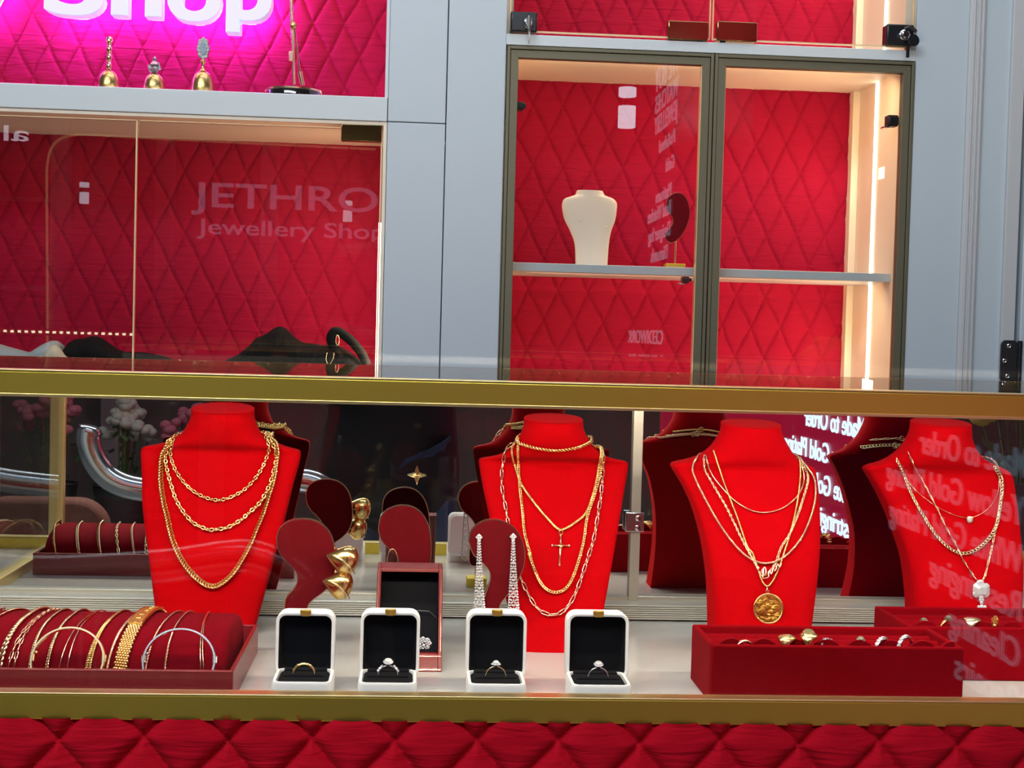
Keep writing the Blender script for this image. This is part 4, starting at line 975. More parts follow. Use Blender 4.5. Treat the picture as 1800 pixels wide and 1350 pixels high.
# ------------------------------------------------------------------ comma stands in the counter
o1 = [(487, 945), (492, 930), (505, 919), (524, 914), (545, 915), (563, 922), (577, 936), (585, 955), (589, 980), (588, 1005), (581, 1026), (566, 1042), (546, 1057), (538, 1072), (534, 1095), (508, 1095), (501, 1076), (503, 1053), (514, 1040), (523, 1025), (522, 1008), (511, 994), (497, 980), (489, 964)]
Y1s = 1.525
comma_stand('earring_stand', 'burgundy comma shaped stand holding the pair of gold teardrop earrings', o1, Y1s, FZ, basepx=(500, 552, .012, (526, 1085)))
o2 = [(666, 932), (669, 912), (680, 898), (697, 891), (713, 890), (730, 895), (744, 908), (753, 928), (757, 955), (756, 985), (750, 1010), (738, 1030), (722, 1046), (706, 1050), (697, 1040), (700, 1024), (706, 1005), (704, 990), (697, 976), (683, 963), (671, 949)]
comma_stand('earring_stand', 'burgundy comma shaped stand rising behind the tall red box', o2, 1.635, FZ, basepx=(690, 728, .012, (712, 1040)))
o3 = [(825, 952), (830, 934), (843, 921), (862, 915), (882, 917), (901, 927), (914, 944), (921, 966), (921, 990), (914, 1012), (902, 1034), (888, 1050), (878, 1066), (874, 1095), (852, 1095), (850, 1068), (855, 1045), (862, 1025), (863, 1010), (857, 998), (846, 986), (833, 974)]
Y3s = 1.535
comma_stand('earring_stand', 'burgundy comma shaped stand with the long diamond drop earrings', o3, Y3s, FZ, basepx=(846, 890, .012, (864, 1085)))
# gold teardrops
def puff(px, py, label, s=1.0):
    c = P(px, py, Y1s-.008); t = thing('earring', label, 'earring', tuple(c), 'gold teardrop earrings'); rings = []
    ax = V((cos(R(14)), 0, -sin(R(14)))); bz = V((sin(R(14)), 0, cos(R(14)))); n = 20
    for u, r_ in ((-1.25, .02), (-1.1, .16), (-.85, .40), (-.55, .66), (-.2, .89), (.1, 1.0), (.38, .98), (.62, .82), (.8, .55), (.9, .2)):
        cc = c+ax*(u*.0135*s); rings.append([cc+(bz*cos(a)*1.0+V((0, 1, 0))*sin(a)*.75)*(r_*.0138*s) for a in [2*pi*k/n for k in range(n)]])
    part(t, 'shell', MB().rings(rings), 'gold', smooth=True)
    part(t, 'crease', MB().tube(cr([c+ax*(-.0168*s)+V((0, -.001, 0)), c+ax*(-.006*s)+V((0, -.0098*s, .002*s)), c+ax*(.004*s)+V((0, -.0108*s, -.002*s)), c+ax*(.010*s)+V((0, -.006*s, -.009*s))], 5), .0009, 6), 'gold_pale', smooth=True)
    part(t, 'wire', MB().tube(cr([c+V((0, .004, 0)), c+V((-.010, .014, .001)), c+V((-.020, .017, .003)), c+V((-.024, .017, 0)), c+V((-.020, .017, -.003)), c+V((-.012, .015, -.001))], 5), .0005, 6), 'gold_pale', smooth=True)
puff(605, 984, 'upper polished gold teardrop earring at the edge of its stand', 1.2)
puff(597, 1028, 'lower polished gold teardrop earring at the edge of its stand', 1.15)
# long diamond drops
def drop(px, py0, py1, label):
    Y = Y3s-.004; a, b = P(px, py0, Y), P(px+.5, py1, Y); t = thing('earring', label, 'earring', tuple(a), 'long diamond drop earrings')
    m = MB(); m.obox(a, (.0020, 0, .0020), (0, .0012, 0), (-.0020, 0, .0020))
    for dx, dz in ((-.0013, .0013), (.0013, .0013), (-.0013, -.0013), (.0013, -.0013)): m.gem(a+V((dx, -.0014, dz)), .0012, (0, -1, 0), 6)
    part(t, 'stud', m, 'diamond')
    n = 30; L = (b-a).length; gm = MB(); fr = MB()
    lw = lambda u: .0009+.0062*(u**1.25) if u < .9 else (.0009+.0062*.9**1.25)*max(.15, math.sqrt(max(0, 1-((u-.9)/.1)**2)))
    for i in range(n):
        u = .05+.95*i/(n-1); c = a.lerp(b, u); w_ = lw(u)
        k = max(1, int(w_/.0011))
        for j in range(-k, k+1):
            if (i+abs(j)) % 3 == 1 and k > 1 and abs(j) < k: continue
            gm.gem(c+V((j*w_/k*.95, -.0008-.0012*(1-abs(j)/k if k else 0), (.0008 if j % 2 else 0))), .00115, (0, -1, .1*j), 6)
    for s_ in (-1, 1): fr.tube([a.lerp(b, .04+.96*i/24)+V((s_*lw(.04+.96*i/24), 0, 0)) for i in range(25)], .0005, 5)
    for i in range(2, 22, 2):
        u = i/24; fr.tube([a.lerp(b, u)+V((-lw(u), 0, 0)), a.lerp(b, u+.05)+V((0, -.0006, 0)), a.lerp(b, u)+V((lw(u), 0, 0))], .0004, 4)
    part(t, 'lattice', fr, 'silver', smooth=True); part(t, 'pave_stones', gm, 'diamond')['kind'] = 'stuff'
drop(842, 944, 1092, 'left long tapered diamond drop earring on the comma stand')
drop(902, 943, 1094, 'right long tapered diamond drop earring on the comma stand')
# fine wire hoop on the stand behind the red box
hq = [P(690+9*cos(a), 984+19*sin(a), 1.62) for a in [2*pi*k/28 for k in range(28)]]
t = thing('earring', 'fine gold wire hoop hanging at the edge of the stand behind the red box', 'earring', tuple(hq[0]))
part(t, 'hoop', MB().tube(hq, .0005, 6, closed=True), 'gold_pale', smooth=True)
part(t, 'bead', MB().blob(hq[7], .0013, .0013, .0013), 'gold_pale', smooth=True)
# star charm near the mirror
c = P(733, 836, YM-.006); t = thing('star_charm', 'four pointed gold star charm against the mirror above the earring stands', 'charm', tuple(c))
st = MB(); R1, R2 = sz(16, YM), sz(5, YM); ring = [c+V(((R1 if k % 2 == 0 else R2)*cos(pi*k/4), 0, (R1 if k % 2 == 0 else R2)*sin(pi*k/4))) for k in range(8)]
st.tube(ring, .0006, 5, closed=True); part(t, 'star', st, 'gold_pale')
st = MB(); o = len(st.v); st.v += [c+V((0, -.0025, 0)), c+V((0, .001, 0))]+[c+(p-c)*.66 for p in ring]
for k in range(8): st.f += [(0, 2+k, 2+(k+1) % 8), (1, 2+(k+1) % 8, 2+k)]
part(t, 'centre', st, 'gold')

# ------------------------------------------------------------------ tall red box with clover earring
Yr0, lean = 1.50, .12
a, b = P(662, 1060, Yr0), P(777, 1060, Yr0); bx0, bx1 = a.x, b.x; zt_ = P(719, 998, Yr0+.003).z; Yb0 = 1.432
def yl(z): return Yb0+(Yr0+.004-Yb0)*(z-FZ)/(zt_-FZ)
jb = thing('jewellery_box', 'tall red leather box standing open, black lined, behind the second white box', 'jewellery box', ((bx0+bx1)/2, Yb0, FZ))
def slab(x0, x1, z0, z1, d0, d1):
    m = MB(); return m.add([(x0, yl(z0)+d0, z0), (x1, yl(z0)+d0, z0), (x1, yl(z0)+d1, z0), (x0, yl(z0)+d1, z0), (x0, yl(z1)+d0, z1), (x1, yl(z1)+d0, z1), (x1, yl(z1)+d1, z1), (x0, yl(z1)+d1, z1)], [(0, 3, 2, 1), (4, 5, 6, 7), (0, 1, 5, 4), (1, 2, 6, 5), (2, 3, 7, 6), (3, 0, 4, 7)])
fw = .0042; m = MB(); D = .034
for q in (slab(bx0, bx0+fw, FZ, zt_, 0, D), slab(bx1-fw, bx1, FZ, zt_, 0, D), slab(bx0+fw, bx1-fw, zt_-fw, zt_, 0, D), slab(bx0+fw, bx1-fw, FZ, FZ+.016, 0, D), slab(bx0+fw, bx1-fw, FZ+.016, zt_-fw, D-.004, D)): m.add(q.v, q.f)
part(jb, 'case', m, 'cartier', bevel=.0008)
m = MB()
for q in (slab(bx0+.0014, bx0+.0019, FZ+.018, zt_-.0015, -.0002, 0), slab(bx1-.0019, bx1-.0014, FZ+.018, zt_-.0015, -.0002, 0), slab(bx0+.0015, bx1-.0015, zt_-.0019, zt_-.0014, -.0002, 0), slab(bx0+.0015, bx1-.0015, FZ+.0135, FZ+.014, -.0002, 0), slab(bx0+.0015, bx1-.0015, FZ+.0018, FZ+.0023, -.0002, 0)): m.add(q.v, q.f)
part(jb, 'gilt_line', m, 'rose', label='thin gilt line around the frame')
part(jb, 'lining', slab(bx0+fw, bx1-fw, FZ+.016, zt_-fw, D-.010, D-.0041), 'black_velvet')
pz1 = FZ+.058
part(jb, 'pad', slab(bx0+fw+.0004, bx1-fw-.0004, FZ+.0162, pz1, .006, D-.0105), 'black_velvet', bevel=.0008, label='raised black pad')
part(jb, 'cord', MB().tube([V((bx0+fw+.002, yl(pz1-.012)+.0055, pz1-.002)), V((bx1-.014, yl(pz1-.012)+.0055, pz1-.004)), V((bx1-fw-.001, yl(pz1-.012)+.0055, pz1-.012))], .0005, 5), 'black_metal')
def clover(px, py, label):
    Y = yl(P(px, py, 1.45).z)+.004; c = P(px, py, Y); t = thing('earring', label, 'earring', tuple(c), 'clover cluster earrings in the red box')
    m = MB(); g = MB()
    for k in range(4):
        a = R(30)+pi/2*k; d = V((cos(a), 0, sin(a))); e = V((-sin(a), 0, cos(a)))
        for s_ in (-1, 1): m.blob(c+d*.0052+e*.0019*s_, .0030, .0014, .0030, 9, 6)
        for j in range(9): q = c+d*(.0028+.0022*(j % 3))+e*(.0022*(j//3-1))+V((0, -.0016, 0)); g.gem(q, .0010, (0, -1, 0), 6)
    g.gem(c+V((0, -.002, 0)), .0016, (0, -1, 0), 8)
    part(t, 'petals', m, 'silver', smooth=True); part(t, 'pave_stones', g, 'diamond')
clover(745, 1133, 'diamond clover shaped earring on the black pad of the red box')

# ------------------------------------------------------------------ velvet ring trays
def ring_tray(fx0, fy, fx1, fy1, YF_, YK, zt, label):
    X0, X1 = P(fx0, fy, YF_).x, (P(fx1, fy1, YF_).x if fx1 else None)
    if X1 is None: X1 = X0+.243
    t = thing('ring_tray', label, 'ring tray', ((X0+X1)/2, (YF_+YK)/2, FZ), 'red velvet ring trays')
    w_ = .006
    part(t, 'tray_box', MB().box(X0, X1, YF_, YF_+w_, FZ, zt).box(X0, X1, YK-w_, YK, FZ, zt).box(X0, X0+w_, YF_+w_, YK-w_, FZ, zt).box(X1-w_, X1, YF_+w_, YK-w_, FZ, zt).box(X0+w_, X1-w_, YF_+w_, YK-w_, FZ, zt-.022), 'velvet_dark', bevel=.002)
    n = 3; yy0, yy1 = YF_+w_+.016, YK-w_; rl_ = MB()
    for k in range(n):
        y0 = yy0+(yy1-yy0)*k/n; y1 = yy0+(yy1-yy0)*(k+1)/n-.0012
        rl_.rings([[V((x, (y0+y1)/2-(y1-y0)/2*cos(a), zt-.022+.0165*sin(a))) for a in [pi*j/12 for j in range(13)]] for x in (X0+w_+.0005, X1-w_-.0005)])
    part(t, 'foam_roll', rl_, 'velvet_dark', smooth='auto')
    # scalloped front strip holding rings in slots
    poly = [(X0+w_, zt-.0215)]; m_ = int((X1-X0-2*w_)/.0010)
    for i in range(m_+1):
        x = X0+w_+(X1-X0-2*w_)*i/m_; ph = (i/m_*7.5) % 1; poly.append((x, zt-.0060+.0100*sin(pi*ph)**.8))
    poly.append((X1-w_, zt-.0215))
    part(t, 'scalloped_strip', MB().prism(poly, YF_+w_+.0042, YF_+w_+.0105), 'velvet_dark')
    return X0, X1
ztr = P(1450, 1136, 1.318).z
RT = ring_tray(1251, 1132, 1696, 1140, 1.318, 1.414, ztr, 'deep red velvet ring tray in front of the medallion bust')
ztr2 = P(1700, 1103, 1.419).z
RT2 = ring_tray(1598, 1100, None, None, 1.419, 1.530, ztr2, 'deep red velvet ring tray in front of the rightmost bust')
GR = 'loose rings in the velvet trays'
def tray_ring(px, py, Y, kind, label, mt):
    c = P(px, py, Y); t = ring_thing(label, c, GR); rad = .0092; cc = c+V((0, 0, -rad-.001))
    tl = {'slim': 0}.get(kind, 0)
    ax = V((.55, -.8, 0)).normalized() if kind in ('twist', 'eternity', 'filigree') else (V((.92, -.38, 0)) if kind in ('dome', 'signet', 'wide', 'cluster') else V((.2, -1, 0)).normalized())
    hx = V((0, 0, 1)).cross(ax).normalized(); n = 40; rings = []
    for k in range(n+1):
        a = 2*pi*k/n; s_ = max(0, sin(a)); d = hx*cos(a)+V((0, 0, 1))*sin(a)
        w_ = .0016+(.0078 if kind in ('dome', 'signet', 'wide') else .0012)*s_**1.5; h_ = .0010+(.0022 if kind in ('dome', 'signet') else .0008)*s_**2
        p = cc+d*rad; rings.append([p+d*h_*cos(b)+ax*w_*sin(b) for b in [2*pi*j/8 for j in range(8)]])
    part(t, 'band', MB().rings(rings, False, False), mt, smooth=True)
    g = MB()
    if kind == 'signet':
        part(t, 'crown', MB().lathe([(.0052, -.002), (.0060, .0008), (.0050, .0016)], cc+V((0, 0, rad+.002)), 18, (0, -.5, 1)), mt, smooth='auto')
    elif kind == 'dome':
        for k in range(5): a = R(40)+R(25)*k; g.tube([cc+(hx*cos(a)+V((0, 0, 1))*sin(a))*(rad+.0026)+ax*(-.004+.002*j)+V((.0008*sin(j*2), 0, 0)) for j in range(5)], .0007, 5)
        part(t, 'ribs', g, 'gold_pale', smooth=True)
    elif kind in ('eternity', 'stone', 'cluster', 'filigree'):
        if kind == 'eternity':
            for k in range(9): a = R(10)+R(20)*k; d = hx*cos(a)+V((0, 0, 1))*sin(a); g.gem(cc+d*(rad+.001)-ax*.0, .0021, tuple(d+ax*.6), 8); 
        elif kind == 'stone': g.gem(cc+V((0, 0, rad+.0022)), .0046, (0, -.5, 1), 6)
        elif kind == 'filigree':
            for k in range(14): a = R(-10)+R(14)*k; d = hx*cos(a)+V((0, 0, 1))*sin(a); g.gem(cc+d*(rad+.001)+ax*.0016*(1 if k % 2 else -1), .0011, tuple(d), 5)
        else:
            for k in range(11): a = R(8)+R(16.4)*k; d = hx*cos(a)+V((0, 0, 1))*sin(a); g.tube([cc+d*(rad)+ax*.003, cc+d*(rad+.0042)+ax*(.002*sin(k*3)), cc+d*(rad)-ax*.003], .0009, 5)
        part(t, 'stones' if kind != 'cluster' else 'leaves', g, 'diamond' if kind in ('eternity', 'filigree') else ('gold' if kind == 'cluster' else ('gold_pale')))
for a in ((1309, 1125, 1.330, 'slim', 'thin plain rose gold band peeking from the nearer ring tray', 'rose'),
          (1383, 1119, 1.332, 'dome', 'ribbed domed yellow gold ring in the nearer ring tray', 'gold'),
          (1422, 1115, 1.332, 'signet', 'yellow gold signet ring beside the domed ring', 'gold'),
          (1453, 1122, 1.334, 'filigree', 'openwork white metal ring leaning beside the signet ring', 'silver'),
          (1513, 1126, 1.332, 'stone', 'small pink stone ring low in the nearer ring tray', 'rose'),
          (1552, 1121, 1.332, 'eternity', 'diamond eternity ring, left of two in the nearer tray', 'silver'),
          (1592, 1118, 1.332, 'eternity', 'larger diamond eternity ring, last before the tray corner', 'silver'),
          (1624, 1093, 1.435, 'stone', 'slim gold ring at the left of the rear ring tray', 'gold_pale'),
          (1667, 1089, 1.435, 'stone', 'square faced yellow gold ring in the rear ring tray', 'gold'),
          (1708, 1086, 1.435, 'wide', 'wide textured gold ring in the rear ring tray', 'gold_pale'),
          (1749, 1088, 1.435, 'cluster', 'gold leaf cluster ring at the right of the rear tray', 'gold')):
    tray_ring(*a)

# ================================================================== THE MALL SIDE (seen in mirror and glass)
XS = 1.118
panel = MB().box(XS, XS+.04, -2.9, .16, .35, 2.75)
sg_ = thing('service_sign', 'tall red service list sign with white glowing lettering', 'sign', (XS, -1.4, .35))
part(sg_, 'panel', panel, mat('sign red', (.20, .004, .02), rough=.35, emit=(.55, .005, .05), es=.5))
M['sign_text'] = emis('lit sign lettering', (.62, .74, 1), 2.0)
def sign_line(txt, y0, z, capz, length):
    m_ = text_mesh(txt, capz/.70, .0015, .0006)
    w0 = min(v.x for v in m_.v); w1 = max(v.x for v in m_.v); k = length/(w1-w0)
    m_.v = [V((XS-.003-v.z, y0-(v.x-w0)*k, CZ+z+v.y)) for v in m_.v]
    part(sg_, 'lettering', m_, 'sign_text')
for txt, z, L_ in (('Made to Order', -.238, .55), ('Yellow Gold Plating', -.326, .76), ('White Gold Plating', -.413, .73), ('Restringing', -.500, .46), ('Cleaning', -.588, .34), ('Repairs', -.675, .30)):
    sign_line(txt, .04, z, .054, L_)
for txt, z, L_, cap, y0 in (('WE BUY', 1.165, .62, .11, -1.25), ('WATCHES', 1.06, .60, .085, -1.25), ('JEWELLERY', .96, .60, .085, -1.25), ('Polished', .86, .40, .06, -1.3), ('Gold', .75, .2, .06, -1.3), ('Platinum', .63, .40, .06, -1.35), ('Bead Watches', .55, .62, .065, -1.35), ('Designer bag', .455, .58, .065, -1.35), ('Diamonds', .355, .44, .065, -1.4), ('CEDIWORK', -.03, 1.05, .065, -1.45)):
    sign_line(txt, y0, z, cap, L_)

# the photographer
SK = mat('skin', (.50, .27, .18), rough=.5)
M['skin'] = SK; M['jacket'] = mat('black padded jacket', (.010, .011, .013), rough=.65, bump=.6, bscale=30)
M['jeans'] = mat('blue jeans', (.055, .105, .21), rough=.9, bump=.4, bscale=700, var=.25, vscale=9)
M['hair'] = mat('dark brown hair', (.02, .012, .008), rough=.5, bump=.8, bscale=90)
def skin_obj(name, parent, verts, edges, radii, m, root=0, sub=2):
    me = bpy.data.meshes.new(name); org = ORG[parent.name]
    me.from_pydata([V(v)-org for v in verts], edges, []); o = bpy.data.objects.new(name, me); col.objects.link(o)
    mod = o.modifiers.new('skin', 'SKIN'); mod.use_smooth_shade = True
    for i, r_ in enumerate(radii):
        sv = me.skin_vertices[0].data[i]; sv.radius = r_ if isinstance(r_, tuple) else (r_, r_); sv.use_root = (i == root)
    s_ = o.modifiers.new('sub', 'SUBSURF'); s_.levels = sub; s_.render_levels = sub
    me.materials.append(M[m]); o.parent = parent; ORG[o.name] = org; return o
PX, PY = -.06, -.36
per = thing('person', 'person in a black jacket and blue jeans holding up a phone at the counter', 'person', (PX, PY, 0))
Vv = []; Ee = []; Rr = []
def nd(x, y, z, r_, par=None):
    Vv.append((PX+x, PY+y, z)); Rr.append(r_); i = len(Vv)-1
    if par is not None: Ee.append((par, i))
    return i
pel = nd(0, 0, .93, (.15, .105)); wa = nd(0, 0, 1.06, (.135, .10), pel); ch_ = nd(0, .0, 1.26, (.155, .11), wa); uc_ = nd(0, -.01, 1.40, (.12, .085), ch_); nk = nd(0, 0, 1.49, .052, uc_); ch2 = nd(0, .01, 1.53, .05, nk)
hd = nd(0, .02, 1.60, (.078, .092), ch2); hd2 = nd(0, .015, 1.67, (.075, .09), hd); hd3 = nd(0, .01, 1.72, .05, hd2)
for s_ in (-1, 1):
    hip = nd(s_*.09, 0, .86, .09, pel); kn_ = nd(s_*.105, .02, .48, .058, hip); an = nd(s_*.11, 0, .10, .038, kn_); toe = nd(s_*.12, .14, .04, .036, an)
    shd = nd(s_*.185, -.01, 1.40, .06, uc_); el = nd(s_*.24+.0, .06, 1.13, .045, shd); wr = nd(s_*.085+.06, .27, 1.11, .027, el)
    pm_ = nd(s_*.060+.06, .315, 1.125, (.034, .018), wr)
body = skin_obj('body', per, Vv, Ee, Rr, 'skin', root=0)
# fingers: short separate chains rooted in each palm, curled round the phone
for s_ in (-1, 1):
    for j, (dz, ln) in enumerate(((.026, .9), (.008, 1.0), (-.010, .95), (-.026, .78))):
        bx_, by_, bz_ = PX+.06+s_*.052, PY+.332, 1.128+dz
        skin_obj('finger', body, [(bx_+s_*.006, by_-.012, bz_), (bx_-s_*.002, by_+.010*ln, bz_), (bx_-s_*.018*ln, by_+.016*ln, bz_), (bx_-s_*.030*ln, by_+.006, bz_-.002)], [(0, 1), (1, 2), (2, 3)], [.0092, .0088, .0080, .0068], 'skin', sub=1)
    skin_obj('thumb', body, [(PX+.06+s_*.060, PY+.300, 1.135), (PX+.06+s_*.045, PY+.312, 1.155), (PX+.06+s_*.030, PY+.315, 1.168)], [(0, 1), (1, 2)], [.0115, .0100, .0080], 'skin', sub=1)
face = MB()
for s_ in (-1, 1): face.blob((PX+s_*.031, PY+.100, 1.638), .0125, .007, .008)
part(body, 'eye', face, mat('eye', (.05, .04, .035), rough=.1), smooth=True)
part(body, 'nose', MB().rings([[V((PX+w_*cos(a), PY+y_+w_*.8*sin(a), z_)) for a in [2*pi*k/10 for k in range(10)]] for z_, y_, w_ in ((1.640, .098, .007), (1.615, .108, .011), (1.600, .112, .015), (1.592, .104, .010))]), 'skin', smooth=True)
part(body, 'mouth', MB().blob((PX, PY+.100, 1.570), .022, .007, .006), mat('lips', (.42, .14, .12), rough=.5), smooth=True)
for s_ in (-1, 1): part(body, 'ear', MB().blob((PX+s_*.080, PY+.015, 1.625), .008, .018, .029), 'skin', smooth=True)
hm = MB().rings([[V((PX+rx*cos(a), PY-.006+ry*sin(a)-(.012 if sin(a) > 0 else 0), z_)) for a in [2*pi*k/24 for k in range(24)]] for z_, rx, ry in ((1.575, .070, .060), (1.60, .084, .070), (1.66, .092, .096), (1.71, .088, .098), (1.745, .064, .076), (1.76, .02, .03))])
hm.v = [V((v.x, v.y-.03 if (v.z < 1.69 and v.y > PY) else v.y, v.z)) for v in hm.v]
part(body, 'hair', hm, 'hair', smooth=True)
Vv, Ee, Rr = [], [], []
a = nd(0, -.005, .58, (.235, .175)); b = nd(0, 0, .86, (.195, .145), a); c_2 = nd(0, 0, 1.06, (.178, .135), b); d_ = nd(0, 0, 1.26, (.19, .14), c_2); e_ = nd(0, -.01, 1.41, (.14, .11), d_); f_ = nd(0, 0, 1.47, (.075, .07), e_)
for s_ in (-1, 1):
    shd = nd(s_*.195, -.01, 1.40, .082, e_); el = nd(s_*.25, .06, 1.13, .064, shd); wr = nd(s_*.10+.055, .245, 1.10, .045, el)
skin_obj('jacket', per, Vv, Ee, Rr, 'jacket', root=0)
Vv, Ee, Rr = [], [], []
a = nd(0, 0, .92, (.135, .11))
for s_ in (-1, 1):
    h_ = nd(s_*.090, 0, .78, .098, a); k_ = nd(s_*.108, .02, .48, .078, h_); n_ = nd(s_*.112, 0, .11, .066, k_)
skin_obj('jeans', per, Vv, Ee, Rr, 'jeans', root=0)
for s_ in (-1, 1):
    part(per, 'shoe', MB().rings([[V((PX+s_*.115+w_*cos(a), y_, z_+h_*sin(a))) for a in [2*pi*k/14 for k in range(14)]] for y_, z_, w_, h_ in ((PY-.09, .045, .03, .04), (PY-.05, .055, .045, .052), (PY+.05, .050, .050, .047), (PY+.14, .038, .050, .034), (PY+.19, .030, .03, .024))]), 'black_metal', smooth=True)
ph = thing('phone', 'black phone held up by the person at the counter', 'phone', (0, -.018, CZ))
part(ph, 'case', MB().box(-.072, .060, -.024, -.014, CZ-.035, CZ+.037), 'black_metal', bevel=.004)
part(ph, 'screen', MB().box(-.068, .056, -.0245, -.0238, CZ-.031, CZ+.033), emis('phone screen', (.5, .25, .25), .7))

# chair with brown back and chrome arm tubes
chx, chy = -1.02, -.55
cr_ = thing('chair', 'brown upholstered chair with thick chrome tube arms beyond the counter', 'chair', (chx, chy, 0))
M['brown'] = mat('brown upholstery', (.30, .11, .075), rough=.9, bump=.5, bscale=300, var=.2, vscale=30)
m = MB().prism(rrect(chx, .49, .185, .17, .09, 8), chy-.035, chy+.035); part(cr_, 'backrest', m, 'brown', bevel=.015)
part(cr_, 'seat', MB().prism(rrect(chx, .36, .185, .04, .03), chy-.46, chy-.03), 'brown', bevel=.012)
for s_ in (-1, 1):
    part(cr_, 'leg', MB().tube(cr([V((chx+s_*.20, chy+.02, .56)), V((chx+s_*.215, chy-.06, .50)), V((chx+s_*.21, chy-.30, .36)), V((chx+s_*.21, chy-.48, .22)), V((chx+s_*.21, chy-.50, .02)), V((chx+s_*.21, chy-.1, .02))], 6), .018, 12), 'chrome', smooth=True)
# curved chrome rail of a second seat nearer the counter
tb = [((160, 748), 2.75), ((155, 775), 2.75), ((170, 815), 2.75), ((200, 845), 2.75), ((250, 860), 2.75), ((330, 862), 2.75), ((440, 855), 2.75), ((540, 845), 2.75), ((600, 880), 2.75)]
def mirr(p): return V((p.x, 2*YM-p.y, p.z))
t = thing('stool', 'seat frame of thick bent chrome tube standing close to the counter front', 'stool', (mirr(P(350, 860, 2.75)).x, .72, 0))
tp = cr([mirr(P(x, y, Y)) for (x, y), Y in tb], 6)
part(t, 'frame', MB().tube(tp, [.012, .020, .0232]+[.0235]*(len(tp)-3), 16), 'chrome', smooth=True)
lo = mirr(P(350, 862, 2.75))
part(t, 'post', MB().tube([lo, V((lo.x, lo.y, .03))], .022, 14), 'chrome', smooth='auto')
part(t, 'foot', MB().lathe([(.17, 0), (.17, .008), (.05, .022), (.024, .04)], (lo.x, lo.y, 0), 32), 'chrome', smooth='auto')

# flower buckets, print posters, lamps and lettering, some added for reflections, across the walkway
FL = {'pink': (.62, .16, .22), 'white': (.62, .58, .50), 'yellow': (.65, .48, .05), 'peach': (.62, .28, .14), 'red': (.45, .02, .03), 'lilac': (.32, .2, .45)}
for k, v_ in FL.items(): M['fl_'+k] = mat(k+' petals', v_, rough=.8, var=.3, vscale=60)
M['leaf'] = mat('green leaves', (.045, .11, .03), rough=.7, var=.4, vscale=30); M['bucket'] = mat('dark zinc bucket', (.07, .08, .085), rough=.4, metal=.6)
protos = {}
def bunch(x, y, zb, colr, hgt, label):
    t = thing('flower_bucket', label, 'flowers', (x, y, zb), 'flower buckets across the walkway'); rr = random.Random(int(x*100)+len(colr))
    part(t, 'bucket', MB().lathe([(.09, 0), (.12, .26), (.125, .26), (.115, .25)], (x, y, zb), 20), 'bucket', smooth='auto')
    g = MB(); f_ = MB()
    for k in range(26):
        a = rr.uniform(0, 6.3); d = rr.uniform(0, .115); top = V((x+d*cos(a), y+d*sin(a), zb+.26+hgt*(1-d*2)+rr.uniform(-.05, .05)))
        if k < 14: g.tube([V((x+d*.4*cos(a), y+d*.4*sin(a), zb+.2)), top], .004, 4)
        for j in range(3): f_.blob(top+V((rr.uniform(-.02, .02), rr.uniform(-.02, .02), rr.uniform(-.015, .02))), .026, .026, .02, 7, 5)
    for k in range(30):
        a = rr.uniform(0, 6.3); d = rr.uniform(.03, .12); q = V((x+d*cos(a), y+d*sin(a), zb+.26+rr.uniform(0, hgt*.8))); e = V((rr.uniform(-1, 1), rr.uniform(-1, 1), rr.uniform(0, 1)))*.05
        g.add([q, q+e*.5+V((.012, 0, 0)), q+e, q+e*.5-V((.012, 0, 0))], [(0, 1, 2, 3)])
    part(t, 'stems', g, 'leaf'); part(t, 'blossoms', f_, 'fl_'+colr, smooth=True)['kind'] = 'stuff'
st_ = MB()
for z_ in (.22,): st_.box(-2.4, -.62, -2.75, -2.3, z_-.03, z_)
for x_ in (-2.35, -1.5, -.7): st_.box(x_-.02, x_+.02, -2.7, -2.35, 0, z_-.03)
single('flower_stand', 'low dark bench holding the flower buckets', 'stand', st_, 'bucket')
for x_, c__, h_ in ((-2.15, 'yellow', .30), (-1.85, 'peach', .28), (-1.5, 'pink', .34), (-1.2, 'white', .30), (-.9, 'pink', .28)):
    bunch(x_, -2.52, .22, c__, h_, c__+' flowers in a zinc bucket, '+{-2.15: 'farthest left on the bench', -1.85: 'second from the left on the bench', -1.5: 'at the middle of the bench', -1.2: 'second from the right on the bench', -.9: 'at the right end of the bench'}[x_])
bunch(1.27, .62, .62, 'yellow', .22, 'yellow blossoms in a bucket on a small block past the red sign')
single('plinth', 'grey block carrying the yellow blossoms past the red sign', 'block', MB().box(1.13, 1.43, .45, .80, 0, .62), 'white_panel_warm')
# pale pilasters, framed prints and lamps, two of them added, by the opposite wall
op = MB()
for px in (100, 285, 470): x_ = P(px, 450, 2*YB+4.1).x; op.box(x_-.055, x_+.055, -4.2, -4.12, 0, 3.0)
struct('trim_9', op, 'white_panel_warm')
cpx = P(35, 430, 2*YB+4.1)
fp = thing('framed_print', 'framed print of one large orange flower across the walkway', 'picture', (cpx.x, -4.18, cpx.z-.3))
part(fp, 'frame', MB().box(cpx.x-.26, cpx.x+.20, -4.19, -4.15, cpx.z-.28, cpx.z+.30), 'white_panel_warm', bevel=.004)
part(fp, 'print', MB().box(cpx.x-.23, cpx.x+.17, -4.15, -4.147, cpx.z-.25, cpx.z+.27), mat('print ground', (.09, .02, .035), rough=.5))
fm = MB()
for k in range(6):
    a = 2*pi*k/6+.3; d = V((cos(a), 0, sin(a))); e = V((-sin(a), 0, cos(a))); c0 = cpx+V((-.02, 0, 0)); c0.y = -4.1465
    fm.add([c0, c0+d*.07+e*.055, c0+d*.16+e*.045, c0+d*.19, c0+d*.16-e*.045, c0+d*.07-e*.055], [(0, 5, 4, 3, 2, 1)])
part(fp, 'flower_print', fm, mat('print orange', (.75, .25, .06), rough=.5, var=.4, vscale=14))
M['lamp_white'] = emis('wall lamp glow', (.66, .86, 1), 9)
